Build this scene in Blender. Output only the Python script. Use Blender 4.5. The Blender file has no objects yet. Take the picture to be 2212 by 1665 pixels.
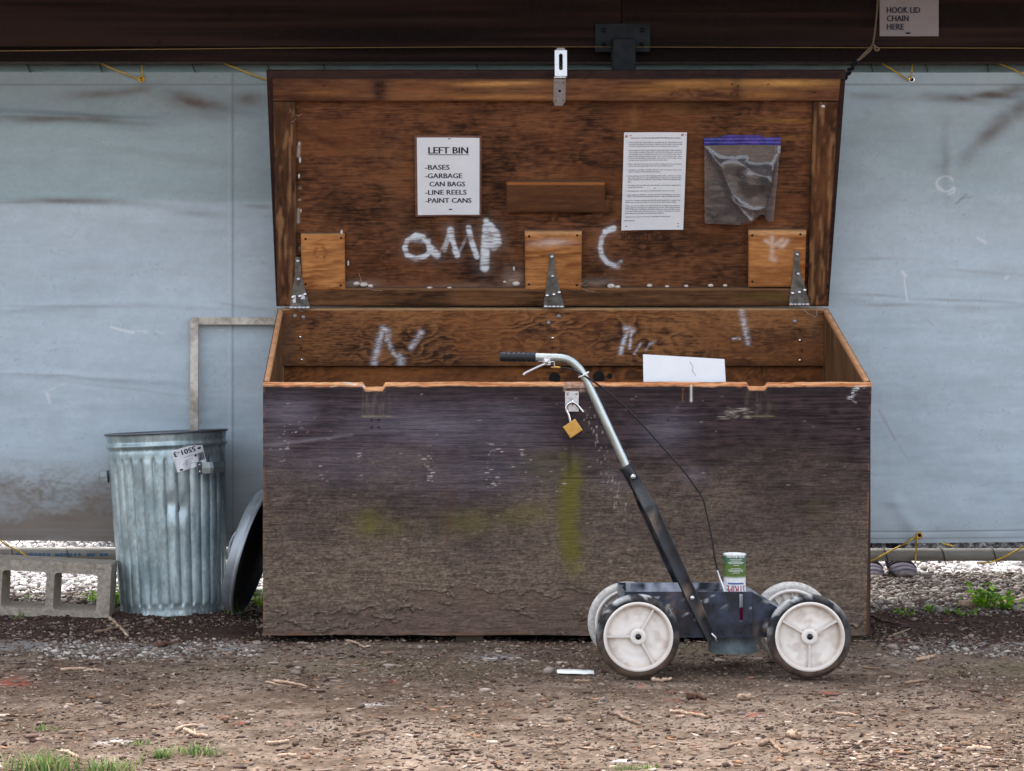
import bpy, bmesh, math, random
import numpy as np
from mathutils import Vector, Matrix, Quaternion

random.seed(7)
RNG = np.random.default_rng(7)
sc = bpy.context.scene
COL = sc.collection
PI = math.pi

# ------------------------------------------------------------------ camera, sky, sun, exposure
FPX, CX, CY, CAMH = 5150.0, 900.0, 690.0, 0.96       # focal length and principal point of the photograph (2212 px wide)
cam = bpy.data.cameras.new('camera')
cam.sensor_width = 36.0
cam.lens = 36.0 * FPX / 2212
cam.shift_x = (1106 - CX) / 2212
cam.shift_y = -(832.5 - CY) / 2212
cam.clip_end = 500
cam_o = bpy.data.objects.new('camera', cam)
cam_o.location = (0, 0, CAMH)
cam_o.rotation_euler = (PI / 2, 0, 0)
COL.objects.link(cam_o)
sc.camera = cam_o

SUN_AZ, SUN_EL = math.radians(338), math.radians(60)   # azimuth clockwise from +Y
world = bpy.data.worlds.new('World')
sc.world = world
world.use_nodes = True
wn = world.node_tree
bg = wn.nodes['Background']
sky = wn.nodes.new('ShaderNodeTexSky')
sky.sky_type = 'NISHITA'
sky.sun_disc = False
sky.sun_elevation = SUN_EL
sky.sun_rotation = SUN_AZ
sky.air_density = 1.0
sky.dust_density = 4.0
sky.ozone_density = 1.0
cloud = wn.nodes.new('ShaderNodeHueSaturation')        # thin overcast: the blue is half washed out
cloud.inputs['Saturation'].default_value = 0.38
wn.links.new(sky.outputs[0], cloud.inputs['Color'])
wn.links.new(cloud.outputs[0], bg.inputs[0])
bg.inputs[1].default_value = 0.15
sun_l = bpy.data.lights.new('sun', 'SUN')
sun_l.energy = 1.15
sun_l.angle = math.radians(28)
sun_l.color = (1.0, 0.96, 0.9)
sun = bpy.data.objects.new('sun', sun_l)
sd = Vector((math.sin(SUN_AZ) * math.cos(SUN_EL), math.cos(SUN_AZ) * math.cos(SUN_EL), math.sin(SUN_EL)))
sun.rotation_euler = (-sd).to_track_quat('-Z', 'Y').to_euler()
sun.location = sd * 20
COL.objects.link(sun)
vs = sc.view_settings
vs.view_transform = 'Standard'
vs.look = 'None'
vs.gamma = 1
vs.use_curve_mapping = False
vs.exposure = 2.0

# ------------------------------------------------------------------ small helpers
def P(px, py, Y):
    """world point at depth Y for a point of the photograph"""
    return np.array(((px - CX) * Y / FPX, Y, CAMH - (py - CY) * Y / FPX))

def G(px, py):
    """point of the flat ground"""
    return P(px, py, CAMH * FPX / (py - CY))

def lin(c):
    a = np.asarray(c, float) / 255.0
    return np.where(a <= 0.04045, a / 12.92, ((a + 0.055) / 1.055) ** 2.4)

def lin4(c):
    return (*[float(v) for v in lin(c)], 1.0)

def _h(ix, iy, s):
    n = (ix.astype(np.int64) * 374761393 + iy.astype(np.int64) * 668265263 + s * 974634777) & 0xffffffff
    n = ((n ^ (n >> 13)) * 1274126177) & 0xffffffff
    n = n ^ (n >> 16)
    return n / 4294967296.0

def vnoise(x, y, s=0):
    x = np.asarray(x, float); y = np.asarray(y, float)
    ix = np.floor(x); iy = np.floor(y)
    fx = x - ix; fy = y - iy
    fx = fx * fx * (3 - 2 * fx); fy = fy * fy * (3 - 2 * fy)
    a = _h(ix, iy, s); b = _h(ix + 1, iy, s); c = _h(ix, iy + 1, s); d = _h(ix + 1, iy + 1, s)
    return (a * (1 - fx) + b * fx) * (1 - fy) + (c * (1 - fx) + d * fx) * fy

def fbm(x, y, o=4, s=0):
    t = 0; a = 1; n = 0
    for i in range(o):
        t = t + a * vnoise(x * 2 ** i + 17.3 * i, y * 2 ** i - 9.1 * i, s + i * 13)
        n += a; a *= 0.5
    return t / n

def sstep(a, b, x):
    t = np.clip((x - a) / (b - a), 0, 1)
    return t * t * (3 - 2 * t)

def blob(X, Y, cx, cy, rx, ry, rot=0.0, soft=1.0):
    c, s = math.cos(math.radians(rot)), math.sin(math.radians(rot))
    dx, dy = X - cx, Y - cy
    a = (dx * c + dy * s) / rx; b = (-dx * s + dy * c) / ry
    return np.clip(np.exp(-(a * a + b * b) * 1.2 * soft), 0, 1)

def segdist(X, Y, pts):
    d = np.full(np.shape(X), 1e9)
    for (x0, y0), (x1, y1) in zip(pts[:-1], pts[1:]):
        vx, vy = x1 - x0, y1 - y0
        L = vx * vx + vy * vy + 1e-12
        t = np.clip(((X - x0) * vx + (Y - y0) * vy) / L, 0, 1)
        d = np.minimum(d, np.hypot(X - x0 - t * vx, Y - y0 - t * vy))
    return d

def mix(a, b, t):
    t = np.asarray(t)[..., None]
    return a * (1 - t) + b * t

# ------------------------------------------------------------------ materials
MATS = {}
def mat(name):
    m = bpy.data.materials.new(name)
    m.use_nodes = True
    MATS[name] = m
    return m, m.node_tree.nodes, m.node_tree.links, m.node_tree.nodes['Principled BSDF']

def pm(name, color, rough=0.6, metal=0.0, var=0.25, scale=20, stretch=(1, 1, 1), bump=0.0, bscale=60, attr=False,
       spec=0.4, color2=None, rvar=0.15, trans=0.0, tint=None):
    """procedural material: a base colour (flat or from the mesh's paint layer) broken up by noise, with fine relief"""
    m, N, L, b = mat(name)
    tc = N.new('ShaderNodeTexCoord')
    mp = N.new('ShaderNodeMapping'); mp.inputs['Scale'].default_value = stretch
    L.new(tc.outputs['Object'], mp.inputs['Vector'])
    nz = N.new('ShaderNodeTexNoise'); nz.inputs['Scale'].default_value = scale; nz.inputs['Detail'].default_value = 3.5
    nz.inputs['Roughness'].default_value = 0.65
    L.new(mp.outputs[0], nz.inputs['Vector'])
    mr = N.new('ShaderNodeMapRange')
    mr.inputs[1].default_value = 0.32; mr.inputs[2].default_value = 0.68
    mr.inputs[3].default_value = 1 - var; mr.inputs[4].default_value = 1 + var
    L.new(nz.outputs['Fac'], mr.inputs[0])
    mul = N.new('ShaderNodeMix'); mul.data_type = 'RGBA'; mul.blend_type = 'MULTIPLY'; mul.inputs[0].default_value = 1
    if attr:
        at = N.new('ShaderNodeAttribute'); at.attribute_name = 'Paint'
        L.new(at.outputs['Color'], mul.inputs[6])
    elif color2 is not None:
        n2 = N.new('ShaderNodeTexNoise'); n2.inputs['Scale'].default_value = scale * 0.3; n2.inputs['Detail'].default_value = 8
        n2.inputs['Roughness'].default_value = 0.7
        L.new(mp.outputs[0], n2.inputs['Vector'])
        rp = N.new('ShaderNodeValToRGB')
        rp.color_ramp.elements[0].position = 0.42; rp.color_ramp.elements[1].position = 0.62
        rp.color_ramp.elements[0].color = lin4(color); rp.color_ramp.elements[1].color = lin4(color2)
        L.new(n2.outputs['Fac'], rp.inputs[0]); L.new(rp.outputs[0], mul.inputs[6])
    else:
        mul.inputs[6].default_value = lin4(color)
    L.new(mr.outputs[0], mul.inputs[7])
    L.new(mul.outputs[2], b.inputs['Base Color'])
    r2 = N.new('ShaderNodeMapRange')
    r2.inputs[1].default_value = 0.3; r2.inputs[2].default_value = 0.7
    r2.inputs[3].default_value = max(0.05, rough - rvar); r2.inputs[4].default_value = min(1, rough + rvar)
    L.new(nz.outputs['Fac'], r2.inputs[0]); L.new(r2.outputs[0], b.inputs['Roughness'])
    b.inputs['Metallic'].default_value = metal
    b.inputs['Specular IOR Level'].default_value = spec
    if bump > 0:
        n3 = N.new('ShaderNodeTexNoise'); n3.inputs['Scale'].default_value = bscale; n3.inputs['Detail'].default_value = 5
        L.new(mp.outputs[0], n3.inputs['Vector'])
        bp = N.new('ShaderNodeBump'); bp.inputs['Strength'].default_value = bump; bp.inputs['Distance'].default_value = 0.002
        L.new(n3.outputs['Fac'], bp.inputs['Height']); L.new(bp.outputs[0], b.inputs['Normal'])
    if trans > 0:
        tr = N.new('ShaderNodeBsdfTranslucent'); ms = N.new('ShaderNodeMixShader'); ms.inputs[0].default_value = trans
        out = N['Material Output']
        L.new(mul.outputs[2], tr.inputs['Color']); L.new(b.outputs[0], ms.inputs[1]); L.new(tr.outputs[0], ms.inputs[2])
        L.new(ms.outputs[0], out.inputs['Surface'])
    return m

M_PAINTPLY = pm('weathered plywood', None, rough=0.75, var=0.28, scale=34, stretch=(1, 1, 10), bump=1.0, bscale=40, attr=True, spec=0.2)
M_PLY = pm('oiled plywood', None, rough=0.8, var=0.18, scale=40, stretch=(1, 4, 9), bump=0.45, bscale=60, attr=True, spec=0.2)
M_BOARD = pm('old board', None, rough=0.85, var=0.15, scale=60, bump=0.3, bscale=90, attr=True, spec=0.2)
M_TARP = pm('grey blue vinyl tarp', None, rough=0.5, var=0.03, scale=9, bump=0.12, bscale=260, attr=True, spec=0.35)
M_GALV = pm('galvanised steel', None, rough=0.42, metal=0.62, var=0.1, scale=26, bump=0.06, bscale=40, attr=True, spec=0.5, rvar=0.1)
M_ZINC = pm('zinc plated steel', (206, 206, 210), rough=0.36, metal=0.75, var=0.2, scale=60, bump=0.08, bscale=90)
M_ZINCDULL = pm('dull zinc', (150, 144, 144), rough=0.55, metal=0.6, var=0.2, scale=70, bump=0.08, bscale=90)
M_STRAP = pm('tarnished strap steel', (124, 126, 124), rough=0.5, metal=0.6, var=0.35, scale=40, bump=0.1, color2=(140, 134, 124))
M_CHROME = pm('chrome', (225, 225, 228), rough=0.12, metal=1.0, var=0.04, scale=20, rvar=0.05)
M_BRASS = pm('brass', (206, 160, 84), rough=0.42, metal=0.75, var=0.12, scale=60, bump=0.1, bscale=300)
M_TUBE = pm('brushed tube steel', (186, 196, 196), rough=0.32, metal=0.85, var=0.12, scale=30, rvar=0.08)
M_RAIL = pm('galvanised fence pipe', (130, 127, 120), rough=0.65, metal=0.1, var=0.2, scale=30, stretch=(0.3, 1, 1), bump=0.15, color2=(112, 104, 95))
M_RAILBLUE = pm('blue stencil ink', (58, 84, 120), rough=0.7, var=0.3, scale=60)
M_WIRE = pm('fence wire', (56, 54, 54), rough=0.6, metal=0.1, var=0.2)
M_ROPE = pm('yellow polyrope', (196, 158, 34), rough=0.6, var=0.3, scale=160, bump=0.5, bscale=400)
M_TWINE = pm('jute twine', (122, 104, 84), rough=0.9, var=0.3, scale=160, bump=0.5, bscale=400)
M_EDGE_LINE = pm('pale edge line', (140, 116, 76), rough=0.8, var=0.2, scale=160)
M_BEAM = pm('dark stained beam', (66, 44, 38), rough=0.85, var=0.4, scale=10, stretch=(0.35, 3, 6), bump=0.5, bscale=20, color2=(48, 34, 34), spec=0.2)
M_BRACKET = pm('dark bracket steel', (26, 32, 37), rough=0.6, metal=0.4, var=0.3, scale=30)
M_PAPER = pm('white paper', (232, 235, 240), rough=0.6, var=0.03, scale=14, bump=0.05, bscale=20)
M_PAPERGREY = pm('weathered paper', (150, 142, 144), rough=0.7, var=0.08, scale=12)
M_LAMI = pm('laminating film', (112, 82, 74), rough=0.25, var=0.15, scale=20, spec=0.6)
M_INK = pm('printed ink', (28, 28, 52), rough=0.6, var=0.05)
M_STAMP = pm('faded stamp ink', (52, 32, 24), rough=0.9, var=0.4, scale=90)
M_MAGENTA = pm('magenta print', (160, 24, 76), rough=0.4, var=0.05)
M_BLUEP = pm('blue print', (70, 90, 160), rough=0.4, var=0.05)
M_WHITEP = pm('white print', (225, 228, 226), rough=0.4, var=0.05)
M_CANPAINT = pm('can print', None, rough=0.3, var=0.08, scale=60, attr=True, spec=0.5)
M_RUBBER = pm('black rubber tyre', None, rough=0.75, var=0.25, scale=90, bump=0.3, bscale=160, attr=True)
M_GRIP = pm('black grip rubber', (24, 26, 32), rough=0.5, var=0.2, scale=60)
M_CABLE = pm('black cable sheath', (22, 22, 26), rough=0.45, var=0.2)
M_WHEEL = pm('dirty white plastic', None, rough=0.45, var=0.06, scale=30, attr=True, bump=0.05)
M_BODY = pm('scuffed black paint', None, rough=0.38, var=0.25, scale=40, attr=True, bump=0.12, bscale=120, spec=0.38)
M_BLOCK = pm('concrete block', (160, 150, 136), rough=0.95, var=0.28, scale=110, bump=1.0, bscale=90, color2=(142, 132, 119), spec=0.15)
M_FRAME = pm('flaking white paint wood', (216, 209, 198), rough=0.75, var=0.15, scale=50, bump=0.4, color2=(164, 154, 140))
M_DIRT = pm('dirt', None, rough=0.98, var=0.3, scale=70, bump=0.9, bscale=150, attr=True, spec=0.05)
M_STONE = pm('stones', None, rough=0.9, var=0.18, scale=130, bump=0.4, bscale=200, attr=True, spec=0.2)
M_CHIP = pm('wood chips', None, rough=0.9, var=0.2, scale=120, bump=0.4, bscale=260, attr=True, spec=0.15)
M_TWIG = pm('dry twig bark', (190, 164, 142), rough=0.9, var=0.3, scale=90, bump=0.6, bscale=200, color2=(156, 126, 104))
M_TWIGD = pm('dark twig bark', (104, 76, 62), rough=0.9, var=0.3, scale=90, bump=0.6, bscale=200, color2=(84, 58, 46))
M_LEAF = pm('weed leaf', None, rough=0.5, var=0.15, scale=40, attr=True, trans=0.45)
M_GRASS = pm('grass blade', None, rough=0.55, var=0.15, scale=40, attr=True, trans=0.35)
M_FLUFF = pm('spider silk', (206, 198, 190), rough=0.95, var=0.2, scale=120, spec=0.1)
M_HOLE = pm('drilled hole', (20, 14, 12), rough=0.95, var=0.1)
M_CHAIN = pm('dark chain', (40, 42, 46), rough=0.5, metal=0.7, var=0.3)
M_CLOTH = pm('dark cloth', None, rough=0.9, var=0.15, scale=60, attr=True)
M_SHOE = pm('knit shoe', None, rough=0.85, var=0.12, scale=160, attr=True, bump=0.3, bscale=300)
M_ROOF = pm('shelter roof boards', (70, 56, 48), rough=0.9, var=0.3, scale=8, stretch=(3, 0.3, 1), bump=0.3)
M_BENCH = pm('grey bench boards', (84, 76, 70), rough=0.9, var=0.3, scale=8, stretch=(0.3, 3, 3), bump=0.3)

m, N, L, b = mat('clear plastic bag film')
b.inputs['Base Color'].default_value = lin4((206, 206, 214)); b.inputs['Roughness'].default_value = 0.5
tr = N.new('ShaderNodeBsdfTransparent'); gl_ = N.new('ShaderNodeBsdfGlossy'); gl_.inputs['Roughness'].default_value = 0.09
fr_ = N.new('ShaderNodeFresnel'); fr_.inputs['IOR'].default_value = 1.9
m1 = N.new('ShaderNodeMixShader'); m1.inputs[0].default_value = 0.09; m2_ = N.new('ShaderNodeMixShader')
L.new(tr.outputs[0], m1.inputs[1]); L.new(b.outputs[0], m1.inputs[2])
L.new(fr_.outputs[0], m2_.inputs[0]); L.new(m1.outputs[0], m2_.inputs[1]); L.new(gl_.outputs[0], m2_.inputs[2])
L.new(m2_.outputs[0], N['Material Output'].inputs['Surface'])
M_BAG = m
M_ZIP = pm('purple zip strip', (78, 60, 150), rough=0.25, var=0.35, scale=25, color2=(44, 60, 140), spec=0.7)

# ------------------------------------------------------------------ mesh building
class MB:
    """collects shapes (world coordinates) that become ONE mesh object"""
    def __init__(s):
        s.V = []; s.F = []; s.C = []; s.n = 0; s.sm = []
    def add(s, V, F, col=None, smooth=False):
        V = np.asarray(V, float).reshape(-1, 3)
        s.V.append(V)
        for f in F:
            s.F.append([int(i) + s.n for i in f])
        s.sm += [smooth] * len(F)
        c = np.ones((len(V), 3)) * 0.5 if col is None else np.broadcast_to(np.asarray(col, float), (len(V), 3))
        s.C.append(c); s.n += len(V)
        return s
    def box(s, x0, x1, y0, y1, z0, z1, col=None, bev=0.0):
        if bev > 0:
            bm = bmesh.new(); bmesh.ops.create_cube(bm, size=1)
            for v in bm.verts:
                v.co = ((x0 + x1) / 2 + v.co.x * (x1 - x0), (y0 + y1) / 2 + v.co.y * (y1 - y0), (z0 + z1) / 2 + v.co.z * (z1 - z0))
            bmesh.ops.bevel(bm, geom=bm.edges[:], offset=bev, segments=2, affect='EDGES', profile=0.5)
            bm.verts.index_update()
            s.add([v.co[:] for v in bm.verts], [[v.index for v in f.verts] for f in bm.faces], col, False); bm.free()
            return s
        V = [(x, y, z) for x in (x0, x1) for y in (y0, y1) for z in (z0, z1)]
        return s.add(V, [(0, 1, 3, 2), (4, 6, 7, 5), (0, 4, 5, 1), (2, 3, 7, 6), (0, 2, 6, 4), (1, 5, 7, 3)], col)
    def tube(s, path, r, n=8, col=None, caps=True, closed=False):
        Pp = np.asarray(path, float); k = len(Pp)
        r = np.broadcast_to(np.asarray(r, float), (k,))
        if closed:
            T = np.roll(Pp, -1, 0) - np.roll(Pp, 1, 0)
        else:
            T = np.gradient(Pp, axis=0)
        T /= np.linalg.norm(T, axis=1)[:, None] + 1e-12
        ref = np.array((0, 0, 1.0)) if abs(T[0][2]) < 0.9 else np.array((1.0, 0, 0))
        a = np.cross(T[0], ref); a /= np.linalg.norm(a)
        V = []
        for i in range(k):
            a = a - T[i] * np.dot(a, T[i]); a /= np.linalg.norm(a) + 1e-12
            bb = np.cross(T[i], a)
            for j in range(n):
                t = 2 * PI * j / n
                V.append(Pp[i] + r[i] * (math.cos(t) * a + math.sin(t) * bb))
        F = []
        for i in range(k if closed else k - 1):
            i2 = (i + 1) % k
            for j in range(n):
                j2 = (j + 1) % n
                F.append((i * n + j, i * n + j2, i2 * n + j2, i2 * n + j))
        if caps and not closed:
            F.append(tuple(range(n))[::-1]); F.append(tuple((k - 1) * n + j for j in range(n)))
        return s.add(V, F, col, True)
    def lathe(s, prof, c, axis=(0, 0, 1), n=32, col=None, cap=False, rot=0.0):
        """prof: (radius, height) pairs along the axis"""
        ax = np.asarray(axis, float); ax /= np.linalg.norm(ax)
        ref = np.array((0, 0, 1.0)) if abs(ax[2]) < 0.9 else np.array((1.0, 0, 0))
        a = np.cross(ref, ax); a /= np.linalg.norm(a); bb = np.cross(ax, a)
        V = []; k = len(prof)
        for r, h in prof:
            for j in range(n):
                t = 2 * PI * j / n + rot
                V.append(np.asarray(c) + ax * h + r * (math.cos(t) * a + math.sin(t) * bb))
        F = [(i * n + j, i * n + (j + 1) % n, (i + 1) * n + (j + 1) % n, (i + 1) * n + j) for i in range(k - 1) for j in range(n)]
        if cap:
            F.append(tuple(range(n))[::-1]); F.append(tuple((k - 1) * n + j for j in range(n)))
        if col is not None and np.ndim(col) == 2 and len(col) == k:
            col = np.repeat(np.asarray(col, float), n, axis=0)
        return s.add(V, F, col, True)
    def ball(s, c, r, col=None, n=10, k=6, sq=(1, 1, 1)):
        V = []; F = []
        for i in range(k + 1):
            p = PI * i / k
            for j in range(n):
                t = 2 * PI * j / n
                V.append((c[0] + sq[0] * r * math.sin(p) * math.cos(t), c[1] + sq[1] * r * math.sin(p) * math.sin(t), c[2] + sq[2] * r * math.cos(p)))
        for i in range(k):
            for j in range(n):
                F.append((i * n + j, (i + 1) * n + j, (i + 1) * n + (j + 1) % n, i * n + (j + 1) % n))
        return s.add(V, F, col, True)
    def prism(s, pts, fn, n0, n1, col=None, hole=None):
        """polygon pts (a, b) between the levels n0 and n1 of the mapping fn(a, b, n)"""
        k = len(pts)
        V = [fn(a, b_, n1) for a, b_ in pts] + [fn(a, b_, n0) for a, b_ in pts]
        F = [tuple(range(k)), tuple(range(2 * k - 1, k - 1, -1))] + [(i, i + k, (i + 1) % k + k, (i + 1) % k) for i in range(k)]
        return s.add(V, F, col)
    def build(s, name, m, parent=None, label=None, cat=None, group=None, kind=None, smooth=None):
        V = np.concatenate(s.V); C = np.concatenate(s.C)
        return link(name, V, s.F, m, parent, C, s.sm if smooth is None else smooth, label, cat, group, kind)

def tag(o, label=None, cat=None, group=None, kind=None):
    for k, v in (('label', label), ('category', cat), ('group', group), ('kind', kind)):
        if v: o[k] = v
    return o

ORG = {}
def origin_of(o):
    t = np.zeros(3)
    while o is not None:
        t += np.array(o.location); o = o.parent
    return t

def link(name, V, F, m, parent=None, C=None, smooth=False, label=None, cat=None, group=None, kind=None):
    V = np.asarray(V, float)
    me = bpy.data.meshes.new(name)
    if parent is not None:
        org = origin_of(parent)
    elif kind in ('structure', 'stuff'):
        org = np.zeros(3)
    else:
        org = np.array(((V[:, 0].min() + V[:, 0].max()) / 2, (V[:, 1].min() + V[:, 1].max()) / 2, V[:, 2].min()))
    W = V - org
    if isinstance(F, np.ndarray):
        k = F.shape[1]
        me.vertices.add(len(W)); me.vertices.foreach_set('co', W.astype(np.float32).ravel())
        me.loops.add(F.size); me.loops.foreach_set('vertex_index', F.astype(np.int32).ravel())
        me.polygons.add(len(F)); me.polygons.foreach_set('loop_start', np.arange(0, F.size, k, dtype=np.int32))
        me.update(calc_edges=True)
    else:
        me.from_pydata(W.tolist(), [], F)
    if C is not None:
        a = me.color_attributes.new('Paint', 'FLOAT_COLOR', 'POINT')
        c4 = np.ones((len(W), 4), np.float32); c4[:, :3] = C
        a.data.foreach_set('color', c4.ravel())
    if isinstance(smooth, (list, np.ndarray)):
        me.polygons.foreach_set('use_smooth', np.asarray(smooth, bool))
    elif smooth:
        me.polygons.foreach_set('use_smooth', np.ones(len(me.polygons), bool))
    me.materials.append(m)
    me.update()
    o = bpy.data.objects.new(name, me)
    if parent is not None: o.parent = parent
    else: o.location = org
    COL.objects.link(o)
    return tag(o, label, cat, group, kind)

def thing(name, label, cat, loc, group=None):
    o = bpy.data.objects.new(name, None)
    o.location = [float(v) for v in loc]; o.empty_display_size = 0.1
    COL.objects.link(o)
    return tag(o, label, cat, group)

def grid_slab(A, B, fn, thick, colfn, back=(0.06, 0.045, 0.04), dispfn=None):
    """a board: fine front face over the parameter lines A x B, with sides and a back; returns V, F(list), C, smooth"""
    na, nb = len(A), len(B)
    a, b_ = np.meshgrid(A, B, indexing='ij')
    d = dispfn(a, b_) if dispfn else np.zeros_like(a)
    Vf = fn(a, b_, d).reshape(-1, 3)
    Cf = colfn(a, b_).reshape(-1, 3)
    idx = np.arange(na * nb).reshape(na, nb)
    Q = np.stack([idx[:-1, :-1], idx[1:, :-1], idx[1:, 1:], idx[:-1, 1:]], -1).reshape(-1, 4)
    ring = np.concatenate([idx[:, 0], idx[-1, 1:], idx[-2::-1, -1], idx[0, -2:0:-1]])
    ra, rb = a.ravel()[ring], b_.ravel()[ring]
    Vb = fn(ra, rb, np.full(len(ring), -thick)).reshape(-1, 3)
    n0 = len(Vf); k = len(ring)
    F = Q.tolist()
    sm = [True] * len(F)
    # sharp sides get their own copy of the rim
    Vr = Vf[ring]
    for i in range(k):
        j = (i + 1) % k
        F.append([n0 + i, n0 + k + i, n0 + k + j, n0 + j]); sm.append(False)
    F.append([n0 + k + i for i in range(k)]); sm.append(False)
    V = np.concatenate([Vf, Vr, Vb]); C = np.concatenate([Cf, Cf[ring], np.broadcast_to(np.asarray(back), (k, 3))])
    return V, F, C, sm

def slab(name, A, B, fn, thick, colfn, m, parent, back=(0.06, 0.045, 0.04), dispfn=None, **kw):
    V, F, C, sm = grid_slab(A, B, fn, thick, colfn, back, dispfn)
    return link(name, V, F, m, parent, C, sm, **kw)

def smooth_path(pts, n=6):
    """Catmull-Rom through the points"""
    p = [np.asarray(q, float) for q in pts]
    p = [2 * p[0] - p[1]] + p + [2 * p[-1] - p[-2]]
    out = []
    for i in range(1, len(p) - 2):
        for k in range(n):
            t = k / n
            out.append(0.5 * ((2 * p[i]) + (-p[i - 1] + p[i + 1]) * t + (2 * p[i - 1] - 5 * p[i] + 4 * p[i + 1] - p[i + 2]) * t * t
                              + (-p[i - 1] + 3 * p[i] - 3 * p[i + 1] + p[i + 2]) * t ** 3))
    out.append(p[-2])
    return np.array(out)

# ------------------------------------------------------------------ lettering (built-in font turned into flat mesh)
RULES = [(153, 'T', 'Vancouver Community Baseball Field Maintenance Rules', .11, .90),
 (218, '1.', 'Home Teams are responsible for pre-game set up. This includes: lining', .085, .93),
 (248, '', 'the field including home plate, making sure the plate and pitching', .085, .93),
 (278, '', 'mound is in good shape and making sure the field is safe to play on.', .085, .87),
 (340, '2.', 'Home teams are also responsible for field maintenance after the game.', .085, .93),
 (370, '', 'This includes: raking all base paths with the line, filling home plate and', .085, .93),
 (400, '', 'the pitching mound, putting bases away, and covering base pegs. Home', .085, .93),
 (432, '', 'plate and the pitching mound are also to be covered with the tarp. Place', .085, .93),
 (462, '', '1 tarp on the pitching mound rubber and 1 tarp on home plate. Place', .085, .93),
 (492, '', 'the tarp on top and use the extra tires to hold it down.', .085, .715),
 (552, '3.', 'Please make sure the tarp is just on the red shale and not on the grass', .085, .935),
 (582, '', 'as the heat that is generated under the tarp will kill the grass.', .085, .80),
 (643, '4.', 'Chaldecott and Hillcrest Fields both have ride on mowers now, so use', .085, .935),
 (672, '', 'them to drag the whole field after the game.', .085, .60),
 (735, '5.', 'If the garbage cans are full of garbage please take a minute to empty', .085, .935),
 (765, '', 'the refuse and put in a new garbage bag. It only takes a minute and it', .085, .94),
 (792, '', 'leaves Chaldecott and Hillcrest in great shape. Metal storage bins have', .085, .935),
 (825, '', 'bags.', .085, .135),
 (880, '6.', '"Coaches" are to make sure that all gates are locked, equipment is', .085, .935),
 (910, '', 'stored and locked up.', .085, .33),
 (968, '7.', 'All maintenance rules are to be followed after a practice as well.', .085, .835),
 (1028, '8.', 'Only adults are allowed to operate any kind of machinery at any of our', .085, .935),
 (1055, '', 'Parks. This includes lawn push/ride mowers, edgers, pitching machines.', .085, .93),
 (1115, '', 'If there is a weather problem and the field needs work prior to game time', .055, .935),
 (1145, '', 'please help out the home team in order to get the field in game shape.', .055, .87),
 (1200, '', 'VCB, over the last 5 years, has spent thousands of dollars improving our', .055, .935),
 (1230, '', 'playing fields and bringing our equipment up to date. Improving the fields', .055, .935),
 (1258, '', 'is the simple part, maintaining the fields during our busy schedule is truly', .055, .935),
 (1287, '', 'a problem. Please make sure you do your very best in keeping our fields in', .055, .94),
 (1317, '', 'great shape for your game and the game that follows.', .055, .68),
 (1372, '', 'Thank you for all your hard work, coaching and volunteerism.', .055, .79),
 (1432, '', 'Bill Robinson', .05, .215)]
LINES = ['LEFT BIN', '-BASES', '-GARBAGE', 'CAN BAGS', '-LINE REELS', '-PAINT CANS', 'HOOK LID', 'CHAIN', 'HERE', '5501-3', 'STRIPE',
         'COFI FLOOR', 'NET WT. 18 OZ (510 g)', 'INVERTED TIP MARKING PAINT', '-'] + [r[2] for r in RULES] + [f'{i}.' for i in range(1, 9)]
TEXT = {}
def make_texts():
    obs = []
    for t in dict.fromkeys(LINES):
        cu = bpy.data.curves.new('lettering', 'FONT'); cu.body = t; cu.size = 1.0; cu.resolution_u = 2
        o = bpy.data.objects.new('lettering', cu); COL.objects.link(o); obs.append((t, o, cu))
    bpy.context.view_layer.update()
    dg = bpy.context.evaluated_depsgraph_get()
    for t, o, cu in obs:
        me = bpy.data.meshes.new_from_object(o.evaluated_get(dg))
        V = np.array([v.co[:2] for v in me.vertices]); F = [list(p.vertices) for p in me.polygons]
        TEXT[t] = (V, F)
        bpy.data.objects.remove(o); bpy.data.curves.remove(cu); bpy.data.meshes.remove(me)
make_texts()

def put_text(mb, t, a0, a1, b0, b1, fn, n, bold=0.0, natural=False):
    """letters of t fill the rectangle a0..a1 x b0..b1 (cap height) of the mapping fn(a, b, n)"""
    V, F = TEXT[t]
    x0, x1 = V[:, 0].min(), V[:, 0].max()
    caph = 0.729
    a = a0 + (V[:, 0] - x0) / (x1 - x0) * (a1 - a0)
    b_ = b0 + V[:, 1] / caph * (b1 - b0)
    W = fn(a, b_, np.full(len(a), n))
    mb.add(W, F)
    if bold:
        for da in (-bold, bold):
            mb.add(fn(a + da, b_, np.full(len(a), n + 0.00004 * (1 if da > 0 else 2))), F)

# ------------------------------------------------------------------ THE GROUND
def ground_h(x, y):
    h = 0.016 * (fbm(x * 1.3 + 5, y * 1.3, 3, 3) - 0.5) + 0.010 * (fbm(x * 9, y * 9, 3, 5) - 0.5) + 0.006 * (fbm(x * 45, y * 45, 2, 8) - 0.5)
    h = h + 0.015 * sstep(7.0, 7.5, y) * (1 - sstep(8.0, 8.3, y)) * sstep(-0.42, -0.6, x) - 0.008 * sstep(7.05, 7.2, y) * sstep(-0.6, -0.4, x) * (1 - sstep(1.35, 1.5, x))
    h = h - 0.004
    h = h + 0.02 * sstep(7.9, 8.6, y) * (1 - sstep(8.6, 9.3, y)) * (fbm(x * 3, y * 3, 2, 77))
    return h

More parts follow.
